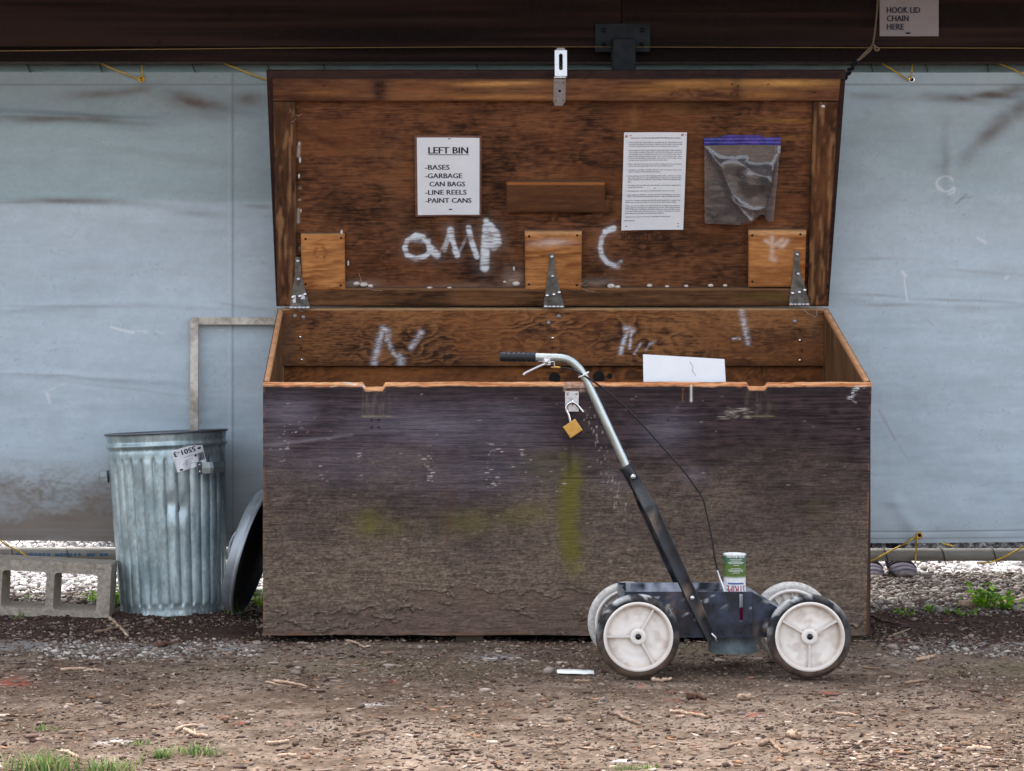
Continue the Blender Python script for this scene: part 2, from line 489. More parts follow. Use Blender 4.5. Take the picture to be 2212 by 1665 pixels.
def ground_col(x, y):
    py = CY + CAMH * FPX / np.maximum(y, 0.5); px = CX + x * FPX / np.maximum(y, 0.5)
    n1 = fbm(x * 2.2, y * 2.2, 4, 21); n2 = fbm(x * 14, y * 14, 4, 31); n3 = fbm(x * 60, y * 60, 2, 41)
    base = mix(lin((88, 74, 63)), lin((120, 105, 93)), sstep(0.35, 0.65, n1 * 0.5 + n2 * 0.5))
    olive = sstep(0.5, 0.65, fbm(x * 1.1 + 3, y * 2.0, 3, 51)) * sstep(6.2, 6.7, y) * (1 - sstep(7.0, 7.2, y))
    base = mix(base, lin((104, 94, 72)), olive * 0.6)
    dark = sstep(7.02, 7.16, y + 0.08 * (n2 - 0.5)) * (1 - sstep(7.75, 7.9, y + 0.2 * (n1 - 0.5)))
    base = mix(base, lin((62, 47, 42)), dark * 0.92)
    grav = sstep(7.75, 8.1, y + 0.3 * (n2 - 0.5))
    base = mix(base, mix(lin((88, 80, 76)), lin((126, 120, 116)), n2), grav)
    bright = sstep(8.3, 8.6, y + 0.3 * (n2 - .5))
    base = mix(base, lin((176, 172, 170)), bright * sstep(8.9, 9.1, y + 9 * (x < 0)) * 0.9)
    strip = sstep(6.9, 6.98, y + 0.1 * (n2 - .5)) * (1 - sstep(7.08, 7.16, y + 0.1 * (n2 - 0.5))) * (sstep(-0.42, -0.52, x) + sstep(1.42, 1.55, x))
    base = mix(base, lin((150, 148, 146)), np.clip(strip, 0, 1) * 0.55)
    red = np.zeros_like(x)
    for cx, cy, rx, ry in ((1790, 1494, 26, 6), (1625, 1541, 20, 5), (1466, 1510, 22, 4), (1490, 1538, 30, 4), (1950, 1382, 30, 5), (2050, 1336, 18, 5),
                           (1385, 1478, 8, 4), (520, 1558, 14, 4), (850, 1470, 16, 4), (30, 1470, 40, 12)):
        red = np.maximum(red, blob(px, py, cx, cy, rx, ry) * (0.3 + 0.7 * sstep(0.4, 0.6, n3)))
    base = mix(base, lin((150, 74, 58)), red * 0.75)
    wht = np.zeros_like(x)
    for cx, cy, rx, ry in ((810, 1521, 34, 4), (250, 1596, 40, 6), (1350, 1640, 40, 3), (1070, 1420, 60, 8)):
        wht = np.maximum(wht, blob(px, py, cx, cy, rx, ry) * sstep(0.42, 0.62, n3))
    base = mix(base, lin((188, 184, 184)), wht * 0.8)
    spk = sstep(0.68, 0.82, vnoise(x * 150, y * 170, 61)); base = mix(base, base * 1.6, spk * 0.7)
    spk = sstep(0.68, 0.85, vnoise(x * 90, y * 130, 62)); base = mix(base, base * 0.42, spk * 0.75)
    return base

def ground_sheet(name, xs, ys, z0, m, col, kind='structure'):
    x, y = np.meshgrid(xs, ys, indexing='ij')
    z = ground_h(x, y) + z0
    V = np.stack([x, y, z], -1).reshape(-1, 3)
    n, k = len(xs), len(ys)
    idx = np.arange(n * k).reshape(n, k)
    Fq = np.stack([idx[:-1, :-1], idx[1:, :-1], idx[1:, 1:], idx[:-1, 1:]], -1).reshape(-1, 4)
    return link(name, V, Fq, m, None, col(x, y).reshape(-1, 3), True, kind=kind)

xs = np.concatenate([np.linspace(-80, -2.2, 30, endpoint=False), np.linspace(-2.2, 3.0, 640), np.linspace(3.0, 80, 31)[1:]])
ys = np.concatenate([np.linspace(-60, 4.6, 30, endpoint=False), np.linspace(4.6, 9.2, 520), np.linspace(9.2, 11.5, 110)[1:], np.linspace(11.5, 120, 40)[1:]])
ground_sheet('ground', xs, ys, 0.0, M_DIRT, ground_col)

# ---- loose stones, chips and bits: nobody could count them
ICO_V = []
ph = (1 + 5 ** 0.5) / 2
for a_, b_ in ((1, ph), (-1, ph), (1, -ph), (-1, -ph)):
    ICO_V += [(a_, b_, 0), (0, a_, b_), (b_, 0, a_)]
ICO_V = np.array(ICO_V, float); ICO_V /= np.linalg.norm(ICO_V[0])
bm = bmesh.new()
for v in ICO_V: bm.verts.new(v)
bmesh.ops.convex_hull(bm, input=bm.verts[:]); bm.verts.index_update()
ICO_F = np.array([[v.index for v in f.verts] for f in bm.faces if len(f.verts) == 3]); ICO_V = np.array([v.co[:] for v in bm.verts]); bm.free()
BOX_V = np.array([(x, y, z) for x in (-1, 1) for y in (-1, 1) for z in (-1, 1)], float)
BOX_F = np.array([(0, 1, 3), (0, 3, 2), (4, 6, 7), (4, 7, 5), (0, 4, 5), (0, 5, 1), (2, 3, 7), (2, 7, 6), (0, 2, 6), (0, 6, 4), (1, 5, 7), (1, 7, 3)])

def rot_z(t):
    c, s = np.cos(t), np.sin(t); z = np.zeros_like(t); o = np.ones_like(t)
    return np.stack([np.stack([c, -s, z], -1), np.stack([s, c, z], -1), np.stack([z, z, o], -1)], -2)
def rot_x(t):
    c, s = np.cos(t), np.sin(t); z = np.zeros_like(t); o = np.ones_like(t)
    return np.stack([np.stack([o, z, z], -1), np.stack([z, c, -s], -1), np.stack([z, s, c], -1)], -2)

def scatter(name, pos, size, cols, TV, TF, m, tilt=0.4, sink=0.25, jitter=0.25):
    n = len(pos); k = len(TV)
    V = TV[None] * size[:, None, :] * (1 + jitter * (RNG.random((n, k, 1)) * 2 - 1))
    R = rot_z(RNG.random(n) * 2 * PI) @ rot_x((RNG.random(n) - 0.5) * 2 * tilt)
    V = np.einsum('nij,nkj->nki', R, V)
    z = ground_h(pos[:, 0], pos[:, 1]) + size[:, 2] * (1 - 2 * sink)
    V += np.stack([pos[:, 0], pos[:, 1], z], -1)[:, None, :]
    Fq = (TF[None] + (np.arange(n) * k)[:, None, None]).reshape(-1, 3)
    C = np.repeat(cols, k, axis=0)
    return link(name, V.reshape(-1, 3), Fq, m, None, C, False, kind='stuff')

def pick(pal, n, j=0.18):
    p = lin(np.array(pal)); c = p[RNG.integers(0, len(p), n)]
    return np.clip(c * (1 + j * (RNG.random((n, 1)) * 2 - 1) * 1.6), 0, 1)

def field(n, x0, x1, y0, y1):
    return np.stack([RNG.uniform(x0, x1, n), RNG.uniform(y0, y1, n)], -1)

# foreground crumbs, pebbles and chips, thrown together in drifts
def drift(n, x0, x1, y0, y1, sc_, thr, seed):
    p = field(n, x0, x1, y0, y1)
    k = fbm(p[:, 0] * sc_, p[:, 1] * sc_ * 1.6, 3, seed) + 0.10 * (RNG.random(len(p)) - .5)
    return p[k > thr]
def grains(name, p, g, base, flat, pal, m, TV, TF, long_=1.0, **kw):
    s = RNG.gamma(g, base, (len(p), 1)) + base * .8
    size = s * np.stack([long_ * RNG.uniform(0.8, 1.6, len(p)), RNG.uniform(0.6, 1.1, len(p)), flat * RNG.uniform(0.6, 1.3, len(p))], -1)
    return scatter(name, p, size, pick(pal, len(p)), TV, TF, m, **kw)
p = np.concatenate([drift(34000, -1.35, 2.1, 4.95, 7.3, 3, .42, 15), field(5000, -1.35, 2.1, 4.95, 7.3)])
grains('soil_crumbs', p, 2.0, .0009, .5, [(134, 119, 106), (112, 97, 85), (82, 67, 57), (64, 50, 42), (146, 132, 120), (120, 103, 90), (98, 82, 71), (126, 110, 97)], M_STONE, ICO_V, ICO_F)
p = np.concatenate([drift(2600, -1.35, 2.1, 4.95, 7.2, 2.2, .47, 17), field(500, -1.35, 2.1, 4.95, 7.2)])
grains('pebbles', p, 2.2, .0016, .55, [(142, 126, 115), (128, 112, 101), (112, 94, 83), (90, 73, 63), (154, 140, 130), (122, 102, 90), (132, 98, 78)], M_STONE, ICO_V, ICO_F)
p = np.concatenate([drift(6500, -1.35, 2.1, 4.95, 7.2, 2.6, .50, 19), field(900, -1.35, 2.1, 4.95, 7.2), field(1700, 0.9, 1.8, 4.98, 5.5), drift(2200, -1.3, 2.0, 4.95, 5.9, 3.2, .5, 23)])
L_ = RNG.gamma(2.0, 0.0022, len(p)) + 0.0016
size = np.stack([L_, L_ * RNG.uniform(0.16, 0.45, len(p)), RNG.uniform(0.0006, 0.0022, len(p))], -1)
scatter('wood_chips', p, size, pick([(138, 116, 98), (156, 134, 116), (116, 95, 81), (98, 75, 64), (74, 55, 48), (172, 156, 141), (132, 100, 76), (58, 42, 37), (132, 113, 102), (108, 86, 75)], len(p)), BOX_V, BOX_F, M_CHIP, tilt=0.5, sink=0.05, jitter=0.35)
# drip line of pale grit on both sides of the bin
p = np.concatenate([drift(5600, -1.5, -0.45, 6.82, 7.12, 6, .42, 25), drift(1500, 1.36, 2.2, 6.80, 6.97, 6, .42, 27)])
p[:, 1] += RNG.normal(0, 0.025, len(p))
grains('drip_line_gravel', p, 2.2, .0012, .6, [(158, 150, 143), (138, 131, 124), (120, 110, 102), (178, 170, 162), (100, 88, 80), (84, 70, 62), (96, 80, 70)], M_STONE, ICO_V, ICO_F)
# dark crumbly soil around the can and right of the bin
p = np.concatenate([drift(6500, -1.5, -0.44, 7.1, 7.78, 5, .42, 29), drift(8000, 1.36, 2.5, 6.95, 7.85, 5, .42, 33)])
grains('dark_crumbs', p, 2.0, .0012, .6, [(70, 52, 46), (54, 40, 37), (86, 68, 60), (100, 86, 78), (64, 48, 44), (134, 120, 108)], M_STONE, ICO_V, ICO_F)
# dirty gravel under the fence
p = np.concatenate([field(5200, -1.6, -0.4, 7.85, 8.5), field(17000, 1.35, 2.95, 7.8, 9.1)])
grains('dirty_gravel', p, 2.6, .0015, .7, [(96, 87, 80), (78, 67, 60), (118, 109, 102), (64, 53, 47), (138, 130, 121), (88, 74, 65), (150, 143, 136)], M_STONE, ICO_V, ICO_F)
# clean pale gravel behind the fence
p = np.concatenate([field(9500, -1.75, -0.42, 8.32, 9.7), field(8000, 1.45, 2.8, 8.92, 9.75)])
grains('pale_gravel', p, 2.6, .0019, .7, [(206, 202, 200), (190, 186, 186), (218, 214, 212), (168, 164, 164), (136, 128, 124), (108, 100, 98)], M_STONE, ICO_V, ICO_F)
p = np.concatenate([field(2600, -2.3, -0.9, 9.7, 10.9), field(2200, 1.3, 3.2, 9.75, 10.9)])
grains('far_gravel', p, 3, .0030, .7, [(206, 202, 200), (190, 186, 186), (218, 214, 212), (168, 164, 164)], M_STONE, ICO_V, ICO_F)

# ------------------------------------------------------------------ THE SHELTER: roof, beams, fence, tarp
roof = thing('shelter_roof', 'low dark timber roof reaching out over the bin', 'roof', (0.5, 7.6, 2.24))
for k in range(13):  # unseen boards; the rear ones run back to block sun from the top rail
    y0 = 6.98 + k * 0.155
    MB().box(-5, 6, y0, y0 + 0.150, 2.262, 2.285).build('roof_board', M_ROOF, roof)
for k in range(9):
    x0 = -4.6 + k * 1.25
    MB().box(x0, x0 + 0.045, 7.0, 7.99, 2.17, 2.2615).build('rafter', M_ROOF, roof)

def beam_fn(x, y, z, s=0):
    return np.stack([x, y, z], -1)
def timber(name, x0, x1, yf, yb, z0, z1, label, seed):
    """long dark board with slightly wavy face and checks"""
    def fn(a, b_, n): return np.stack([a, yf - n, b_], -1)
    def col(a, b_):
        st = fbm(a * 1.5, b_ * 60, 3, seed); lg = fbm(a * 0.8, b_ * 6, 3, seed + 4)
        c = mix(lin((26, 17, 16)), lin((52, 35, 31)), sstep(0.35, 0.65, st * 0.5 + lg * 0.5))
        kn = np.zeros_like(a)
        r = np.random.default_rng(seed)
        for _ in range(14):
            kn = np.maximum(kn, blob(a, b_, r.uniform(x0, x1), r.uniform(z0, z1), 0.012, 0.008))
        return mix(c, lin((26, 16, 16)), kn * 0.8)
    def disp(a, b_): return 0.0015 * (fbm(a * 2, b_ * 50, 2, seed + 9) - 0.5)
    V, F, C, sm = grid_slab(np.linspace(x0, x1, 420), np.linspace(z0, z1, max(6, int((z1 - z0) / 0.008))), fn, yb - yf, col, dispfn=disp)
    return link(name, V, F, M_BOARD, None, C, sm, label, 'beam')
timber('timber_beam', -3.2, 0.685, 8.0, 8.08, 1.878, 2.26, 'wide dark brown roof beam above the tarp, left of the steel bracket', 11)
timber('timber_beam', 0.689, 4.2, 8.0, 8.08, 1.878, 2.26, 'wide dark brown roof beam behind the hook lid chain sign', 12)
timber('timber_plate', -3.2, 4.2, 8.035, 8.10, 1.829, 1.8755, 'narrow dark board under the wide beams, just above the pipe', 13)

# thin pale line along the lower edge of the beam
cp = [P(-900, 112, 7.99), P(-40, 110, 7.99), P(300, 106.5, 7.985), P(700, 103, 7.985), P(1150, 101, 7.985), P(1600, 102, 7.985), P(2260, 104, 7.99), P(2900, 108, 7.99)]
MB().tube(smooth_path(cp, 10), 0.0015, 6).build('beam_edge_line', M_EDGE_LINE, None, 'thin pale line along the lower edge of the beams', 'string')

# steel bracket on the beam joint, with the post cap
br = thing('beam_bracket', 'dark steel T shaped bracket joining the beam above the open lid', 'bracket', P(1345, 112, 7.99))
k_ = 7.99 / FPX
MB().box(*(np.array((1285 - CX, 1405 - CX)) * k_), 7.988, 7.9975, P(0, 112, 7.99)[2], P(0, 50, 7.99)[2], bev=0.002).build('plate', M_BRACKET, br)
MB().box(*(np.array((1320 - CX, 1370 - CX)) * k_), 7.93, 7.9865, P(0, 160, 7.96)[2], P(0, 84, 7.96)[2], bev=0.004).build('post_sleeve', M_BRACKET, br)
for bx in (1304, 1387):
    for by in (65, 96):
        c = P(bx, by, 7.987)
        MB().lathe([(0.0, -0.006), (0.0075, -0.005), (0.0085, 0.0)], c, (0, 1, 0), 6).build('bolt', M_CHAIN, br)

# chain link fence
fence = thing('chain_link_fence', 'galvanised pipe and chain link fence carrying the grey tarp', 'fence', (0.5, 8.13, 0))
YR = 8.13
zt = P(0, 145, YR)[2]; zb = P(0, 1197, YR)[2]
MB().tube([(-3.2, YR, zt), (0.5, YR, zt + 0.002), (4.2, YR, zt)], 0.0222, 20).build('top_rail', pm('dark weathered pipe', (98, 112, 110), rough=0.5, metal=0.5, var=0.3, scale=30, stretch=(0.3, 1, 1)), fence)
MB().tube([(-3.2, YR, zb + 0.006), (-0.6, YR, zb + 0.003), (0.6, YR, zb), (4.2, YR, zb - 0.004)], 0.0215, 20).build('bottom_rail', M_RAIL, fence)
for x in (-2.55, 0.70, 3.6):
    MB().tube([(x, YR + 0.05, -0.1), (x, YR + 0.05, zt + 0.02)], 0.03, 18).build('post', M_RAIL, fence)
mb = MB()
d = 0.0265
for i, x in enumerate(np.arange(-2.1, 3.3, 2 * d)):
    for sgn in (1, -1):
        k = int((1.70) / d)
        zz = 0.135 + d * np.arange(k)
        xx = x + sgn * d * ((np.arange(k) % 2) - 0.5)
        yy = YR + 0.026 + 0.003 * sgn * ((np.arange(k) % 2) * 2 - 1)
        mb.tube(np.stack([xx, yy, zz], -1), 0.0017, 3, caps=False)
mb.build('wire_mesh', M_WIRE, fence, kind='stuff')
def tie(px, py, Y, r, tilt=0.01):
    c = P(px, py, Y); mbt = MB()
    t = np.linspace(0, 2 * PI, 22)
    path = np.stack([c[0] + tilt * np.sin(t), YR + (r + 0.002) * np.cos(t), c[2] + (r + 0.002) * np.sin(t)], -1)
    mbt.tube(path, 0.0019, 5)
    e = path[15]
    mbt.tube([e, e + (0.003, -0.004, -0.01), e + (0.008, 0.002, -0.016)], 0.0019, 5)
    mbt.build('tie_wire', M_WIRE, fence)
for px in (62, 218, 418, 580, 1880, 1998, 2130, 1030, 700):
    tie(px, 145, YR, 0.0222, -0.008)
for px in (149, 1912, 2036, 2146, 30):
    tie(px, 1197, YR, 0.0215, -0.007)
# blue stencil marks on the lower rail, left
r = random.Random(4)
for k, px in enumerate(np.arange(12, 235, 9.5)):
    if r.random() < 0.2: continue
    t0 = -0.45 + 0.1 * r.random()
    c = (px - CX) * YR / FPX
    V = []; w = 0.004 + 0.004 * r.random(); nn = 6
    for j in range(nn):
        t = t0 + 0.45 * j / (nn - 1)
        for dx in (-w, w):
            V.append((c + dx, YR - 0.0219 * math.cos(t), zb + 0.0045 + 0.0219 * math.sin(t)))
    MB().add(V, [(2 * j, 2 * j + 1, 2 * j + 3, 2 * j + 2) for j in range(nn - 1)]).build('stencil_mark', M_RAILBLUE, fence)

# the tarp
YT = 8.075
tarp = thing('tarp', 'stained grey blue vinyl tarp hung along the fence', 'tarp', (0.5, YT, 0.21))
def tarp_col(x, z):
    px = CX + x * FPX / YT; py = CY + (CAMH - z) * FPX / YT
    n1 = fbm(px / 160, py / 70, 4, 101); n2 = fbm(px / 40, py / 25, 4, 111); n3 = fbm(px / 9, py / 6, 3, 121)
    c = mix(lin((174, 189, 199)), lin((190, 203, 212)), n1)
    right = sstep(1500, 1700, px); left = 1 - right
    # greenish weathering over the upper part of the left panel, ending in tide lines
    tide = left * (1 - sstep(428, 442, py + 10 * (n1 - 0.5))) * 0.6 + right * (1 - sstep(300, 560, py + 120 * (n1 - .5))) * 0.4
    c = mix(c, lin((136, 158, 158)), tide)
    c = mix(c, lin((122, 132, 132)), left * (1 - sstep(245, 290, py + 60 * (n1 - 0.5))) * 0.55)
    st = np.zeros_like(x)
    for cx, cy, rx, ry, ro, a in ((205, 205, 70, 8, -4, .55), (280, 198, 60, 7, -10, .5), (400, 206, 50, 8, 8, .6), (430, 222, 70, 12, 12, .8), (540, 215, 40, 12, -5, .6),
                                  (120, 257, 90, 6, -2, .55), (215, 255, 50, 6, 3, .6), (150, 435, 110, 5, 1, .5), (60, 436, 60, 4, 0, .35), (300, 330, 90, 5, 8, .12), (430, 352, 80, 6, 6, .14),
                                  (560, 445, 40, 4, 3, .35), (430, 460, 60, 6, 3, .3), (530, 662, 60, 3, 6, .3), (130, 660, 150, 2.5, 1, .25), (120, 812, 140, 2.5, 4, .22), (270, 840, 120, 2.5, 6, .18),
                                  (2140, 207, 70, 7, -4, .85), (2060, 214, 60, 7, 3, .8), (2010, 208, 40, 6, 0, .4), (2190, 195, 40, 8, -12, .8), (2150, 275, 60, 14, -42, .65), (2200, 235, 40, 14, -40, .6), (2100, 320, 50, 12, -55, .3), (2040, 330, 10, 40, 0, .3), (1880, 208, 50, 7, 0, .4),
                                  (2080, 652, 120, 3, 2, .35), (1900, 640, 70, 3, 4, .3), (2120, 590, 80, 3, 3, .2), (1915, 660, 60, 3, 0, .3), (1880, 560, 60, 4, 0, .2)):
        st = np.maximum(st, a * blob(px, py + 14 * (n1 - .5), cx, cy, rx * 1.1, ry * (1.5 if ry > 4.5 else 1.1), ro) * (0.3 + 0.95 * n2))
    c = mix(c, lin((96, 80, 72)), np.clip(st * 1.35, 0, 0.95))
    # mud splash climbing from the lower edge
    mud = left * sstep(940, 1175, py + 150 * (n1 - 0.5) + 50 * (n2 - .5)) * (0.75 + 0.3 * n3) * (1 - 0.45 * sstep(180, 420, px))
    c = mix(c, lin((116, 102, 90)), np.clip(mud * 1.25, 0, 0.92))
    bl = left * blob(px, py, 100, 1060, 150, 60) * sstep(0.35, 0.7, n3)
    c = mix(c, lin((92, 84, 66)), bl * 0.45)
    mud = right * sstep(1040, 1190, py + 70 * (n1 - .5)) * (0.3 + 0.7 * n3) * 0.4
    c = mix(c, lin((130, 124, 116)), mud)
    # thin stitched lines: hems and the vertical seam
    ln = np.zeros_like(x)
    ln = np.maximum(ln, np.exp(-((py - 184) / 1.6) ** 2) * 0.5)
    for y0 in (1148 - 4 * right,):
        ln = np.maximum(ln, np.exp(-((py - y0) / 1.5) ** 2) * 0.55)
    ln = np.maximum(ln, np.exp(-((py - (1160 - 1 * right)) / 1.5) ** 2) * 0.45)
    ln = np.maximum(ln, np.exp(-((px - 503.5) / 1.5) ** 2) * 0.5)
    ln = np.maximum(ln, np.exp(-((px - 2290) / 1.5) ** 2) * 0.5)
    c = mix(c, lin((84, 84, 92)), ln)
    # white scuffs and pencilled scratches
    w = np.zeros_like(x)
    for pts, wd, a in ((((242, 706), (262, 712), (290, 718)), 2.6, .8), (((300, 714), (320, 717)), 1.5, .5), (((340, 716), (356, 720)), 1.5, .5), (((104, 850), (110, 868)), 3.5, .7), (((108, 842), (142, 828)), 1.2, .5),
                       (((1950, 590), (1951, 612), (1956, 650)), 1.7, .8), (((1947, 588), (1953, 596)), 3.2, .9), (((2110, 514), (2126, 524)), 3, .7), (((2168, 602), (2174, 598)), 3, .7), (((468, 712), (486, 713)), 1.2, .5)):
        w = np.maximum(w, a * np.exp(-(segdist(px, py, pts) / wd) ** 2))
    w = np.maximum(w, 0.7 * np.exp(-((np.hypot((px - 2040), (py - 398) * 1.15) - 19) / 2.0) ** 2) * (px < 2056))
    w = np.maximum(w, 0.7 * np.exp(-(segdist(px, py, [(2024, 402), (2036, 412)]) / 2.4) ** 2))
    w = np.maximum(w, 0.7 * np.exp(-(segdist(px, py, [(2060, 405), (2058, 416), (2046, 420)]) / 2) ** 2))
    c = mix(c, lin((226, 228, 232)), w)
    for pts, wd, a in ((((2064, 440), (2085, 420)), 2, .5), (((2072, 430), (2100, 425)), 1.5, .35), (((2000, 690), (2014, 704)), 1.2, .4), (((1896, 885), (1930, 948)), 2, .35), (((1930, 948), (1958, 990)), 1.5, .2)):
        c = mix(c, lin((140, 96, 96) if px is None or pts[0][0] in (2000, 1896, 1930) else (92, 98, 108)), a * np.exp(-(segdist(px, py, pts) / wd) ** 2))
    spk = sstep(.80, .9, vnoise(px / 3.4, py / 2.8, 131)) * sstep(.45, .65, n2)
    c = mix(c, lin((96, 98, 104)), spk * .22)
    c = c * (0.94 + 0.12 * n3[..., None]) * (0.93 + 0.14 * n2[..., None])
    return c
def tarp_disp(x, z):
    px = CX + x * FPX / YT; py = CY + (CAMH - z) * FPX / YT
    d = 0.024 * (fbm(px / 420, py / 160, 3, 201) - 0.5) + 0.0055 * (fbm(px / 150, py / 30, 3, 203) - 0.5)
    for y0, a, w, x0, x1 in ((256, .009, 8, -100, 380), (437, .006, 9, -100, 420), (662, .003, 8, -100, 560), (815, .003, 8, -100, 420), (215, .006, 10, 1900, 2300), (650, .003, 8, 1800, 2300)):
        yy = y0 + 8 * np.sin(px / 120 + y0)
        d = d + a * np.exp(-((py - yy) / w) ** 2) * sstep(x0, x0 + 60, px) * (1 - sstep(x1 - 80, x1, px))
    for pts, a, w in ((((2030, 350), (2230, 215)), .008, 16), (((2040, 300), (2050, 420)), .005, 12), (((1880, 240), (1990, 180)), .005, 14), (((310, 180), (420, 240), (560, 262)), .006, 14), (((300, 180), (200, 240)), .005, 14), (((1985, 1160), (1930, 1080)), .005, 18), (((1985, 1160), (2060, 1090)), .005, 18)):
        d = d + a * np.exp(-(segdist(px, py, pts) / w) ** 2)
    hem = (py < 184) | (py > 1148)
    return d + 0.021 + 0.0012 * hem + 0.0012 * (np.abs(px - 500) < 6)
zt0, zb0 = P(0, 158, YT)[2], P(0, 1169, YT)[2]
tx = np.concatenate([np.linspace(-2.6, -1.5, 40, endpoint=False), np.linspace(-1.5, -0.42, 320), np.linspace(-0.42, 1.35, 120)[1:-1], np.linspace(1.35, 2.15, 240), np.linspace(2.15, 3.6, 60)[1:]])
def tarp_fn(a, b_, n):
    lower = 0.004 * np.sin(a * 3.1) * (b_ < 0.4)
    return np.stack([a, YT - n, b_ + lower], -1)
V, F, C, sm = grid_slab(tx, np.linspace(zb0, zt0, 400), tarp_fn, 0.0015, tarp_col, back=lin((150, 160, 170)), dispfn=tarp_disp)
link('sheet', V, F, M_TARP, tarp, C, sm)
V, F = [], []
def tarp_y(x, z):
    return YT - float(tarp_disp(np.array([x]), np.array([z]))[0])
GROM = [(308, 173), (1966, 173), (1981, 1154), (-10, 1158)]
for gx, gy in GROM:
    c = P(gx, gy, YT); c[1] = tarp_y(c[0], c[2]) - 0.001
    MB().lathe([(0.006, 0.0), (0.0062, -0.0022), (0.0085, -0.003), (0.0115, -0.002), (0.0122, 0.0)], c, (0, 1, 0), 20).build('grommet', M_CHROME if gx == 1966 else M_BRASS, tarp)
    MB().lathe([(0.0, 0.0002), (0.0062, 0.0)], c - (0, 0.0004, 0), (0, 1, 0), 16).build('grommet_hole', M_HOLE, tarp)

def rope(name, pts, r, m, label, cat, group=None, Y=None, n=6):
    mbr = MB()
    for seg in pts:
        mbr.tube(smooth_path(seg, n), r, 7)
    return mbr.build(name, m, None, label, cat, group)
YRP = YT - 0.034
yr2 = YR - 0.0245
rope('yellow_rope', [[P(192, 126, YR), P(205, 129, yr2), P(228, 141, yr2 - .02), P(245, 149, YRP), P(290, 167, YRP), P(307, 173, YRP + 0.002)], [P(305, 126, YR), P(306, 135, yr2), P(306.5, 150, YRP), P(308, 173, YRP + 0.002)]], 0.0026, M_ROPE,
     'yellow rope tied from the pipe to the upper left grommet of the tarp', 'rope', 'yellow ropes lacing the tarp')
rope('yellow_rope', [[P(455, 127, YR), P(466, 129, yr2), P(495, 141, yr2 - .02), P(518, 150, YRP), P(585, 176, YRP)]], 0.0026, M_ROPE,
     'yellow rope running down behind the top left corner of the lid', 'rope', 'yellow ropes lacing the tarp')
rope('yellow_rope', [[P(1845, 129, YR), P(1888, 127, yr2), P(1908, 138, yr2 - .02), P(1924, 148, YRP), P(1964, 173, YRP)], [P(1972, 126, YR), P(1971, 138, yr2), P(1970, 150, YRP), P(1967, 173, YRP)]], 0.0026, M_ROPE,
     'yellow rope tied to the shiny grommet right of the open lid', 'rope', 'yellow ropes lacing the tarp')
rope('yellow_rope', [[P(2105, 127, YR), P(2140, 130, yr2), P(2170, 142, yr2 - .02), P(2190, 150, YRP), P(2230, 172, YRP)]], 0.0026, M_ROPE,
     'yellow rope end on the top pipe at the right edge', 'rope', 'yellow ropes lacing the tarp')
rope('yellow_rope', [[P(1845, 1222, yr2), P(1880, 1212, yr2), P(1935, 1184, yr2 - .01), P(1955, 1174, YRP), P(1979, 1158, YRP)], [P(1981, 1156, YRP), P(1980, 1172, YRP), P(1979, 1190, yr2), P(1977, 1212, yr2), P(1977, 1216, YR)]], 0.0028, M_ROPE,
     'yellow rope from the brass ringed lower grommet around the bottom pipe', 'rope', 'yellow ropes lacing the tarp')
rope('yellow_rope', [[P(2035, 1174, YR - 0.01), P(2060, 1180, YR - 0.02)], [P(2110, 1216, YR), P(2140, 1214, yr2), P(2185, 1195, yr2), P(2215, 1178, YRP), P(2240, 1165, YRP)]], 0.0028, M_ROPE,
     'yellow rope rising from the bottom pipe above the green weeds', 'rope', 'yellow ropes lacing the tarp')
rope('yellow_rope', [[P(-8, 1160, YRP), P(12, 1176, YRP), P(40, 1190, yr2), P(66, 1206, yr2), P(72, 1211, YR)]], 0.0028, M_ROPE,
     'yellow rope slanting down to the bottom pipe above the concrete block', 'rope', 'yellow ropes lacing the tarp')

# sign on the beam, twine and chain that hold the lid
def sign_fn(y):
    return lambda a, b_, n: np.stack([np.asarray(a) + 0 * np.asarray(b_), y - np.asarray(n) + 0 * np.asarray(a), np.asarray(b_) + 0 * np.asarray(a)], -1)
YS = 7.995
sg = thing('paper_sign', 'grey paper sign on the beam reading hook lid chain here', 'sign', P(1963, 78, YS))
sx0, sx1 = (1900 - CX) * YS / FPX, (2027.5 - CX) * YS / FPX
def flatcol(c): return lambda a, b_: np.broadcast_to(lin(c), a.shape + (3,)).copy()
slab('sheet', np.linspace(sx0, sx1, 8), np.linspace(P(0, 78, YS)[2], P(0, -75, YS)[2], 8), sign_fn(YS), 0.001, flatcol((178, 170, 172)), M_PAPERGREY, sg, dispfn=lambda a, b_: 0.001 + 0.001 * np.sin(a * 30))
mb = MB(); f = sign_fn(YS - 0.0035); kz = YS / FPX
def srow(t, px0, px1, pyb, cap): put_text(mb, t, (px0 - CX) * kz, (px1 - CX) * kz, P(0, pyb, YS)[2], P(0, pyb - cap, YS)[2], f, 0.0, bold=0.0007)
srow('HOOK LID', 1915.5, 1987, 28, 13.5); srow('CHAIN', 1915.5, 1962, 46, 13.5); srow('HERE', 1915.5, 1952, 64, 13.5)
mb.build('lettering', M_INK, sg)
MB().box((1957 - CX) * kz, (1966 - CX) * kz, YS - 0.0045, YS - 0.002, P(0, 73, YS)[2], P(0, 70, YS)[2]).build('staple', M_HOLE, sg)
rope('jute_twine', [[P(1898, -30, 7.98), P(1894, 30, 7.97), P(1887, 88, 7.95), P(1882, 98, 7.95)], [P(1886, 96, 7.95), P(1870, 112, 7.93), P(1852, 131, 7.88)], [P(1884, 97, 7.945), P(1880, 108, 7.94), P(1862, 124, 7.92), P(1850, 132, 7.88)],
     [P(1884, 95, 7.94), P(1893, 101, 7.935), P(1899, 106, 7.935), P(1893, 109, 7.93), P(1888, 102, 7.935)]], 0.0032, M_TWINE, 'knotted brown twine hanging from the beam beside the paper sign', 'twine')
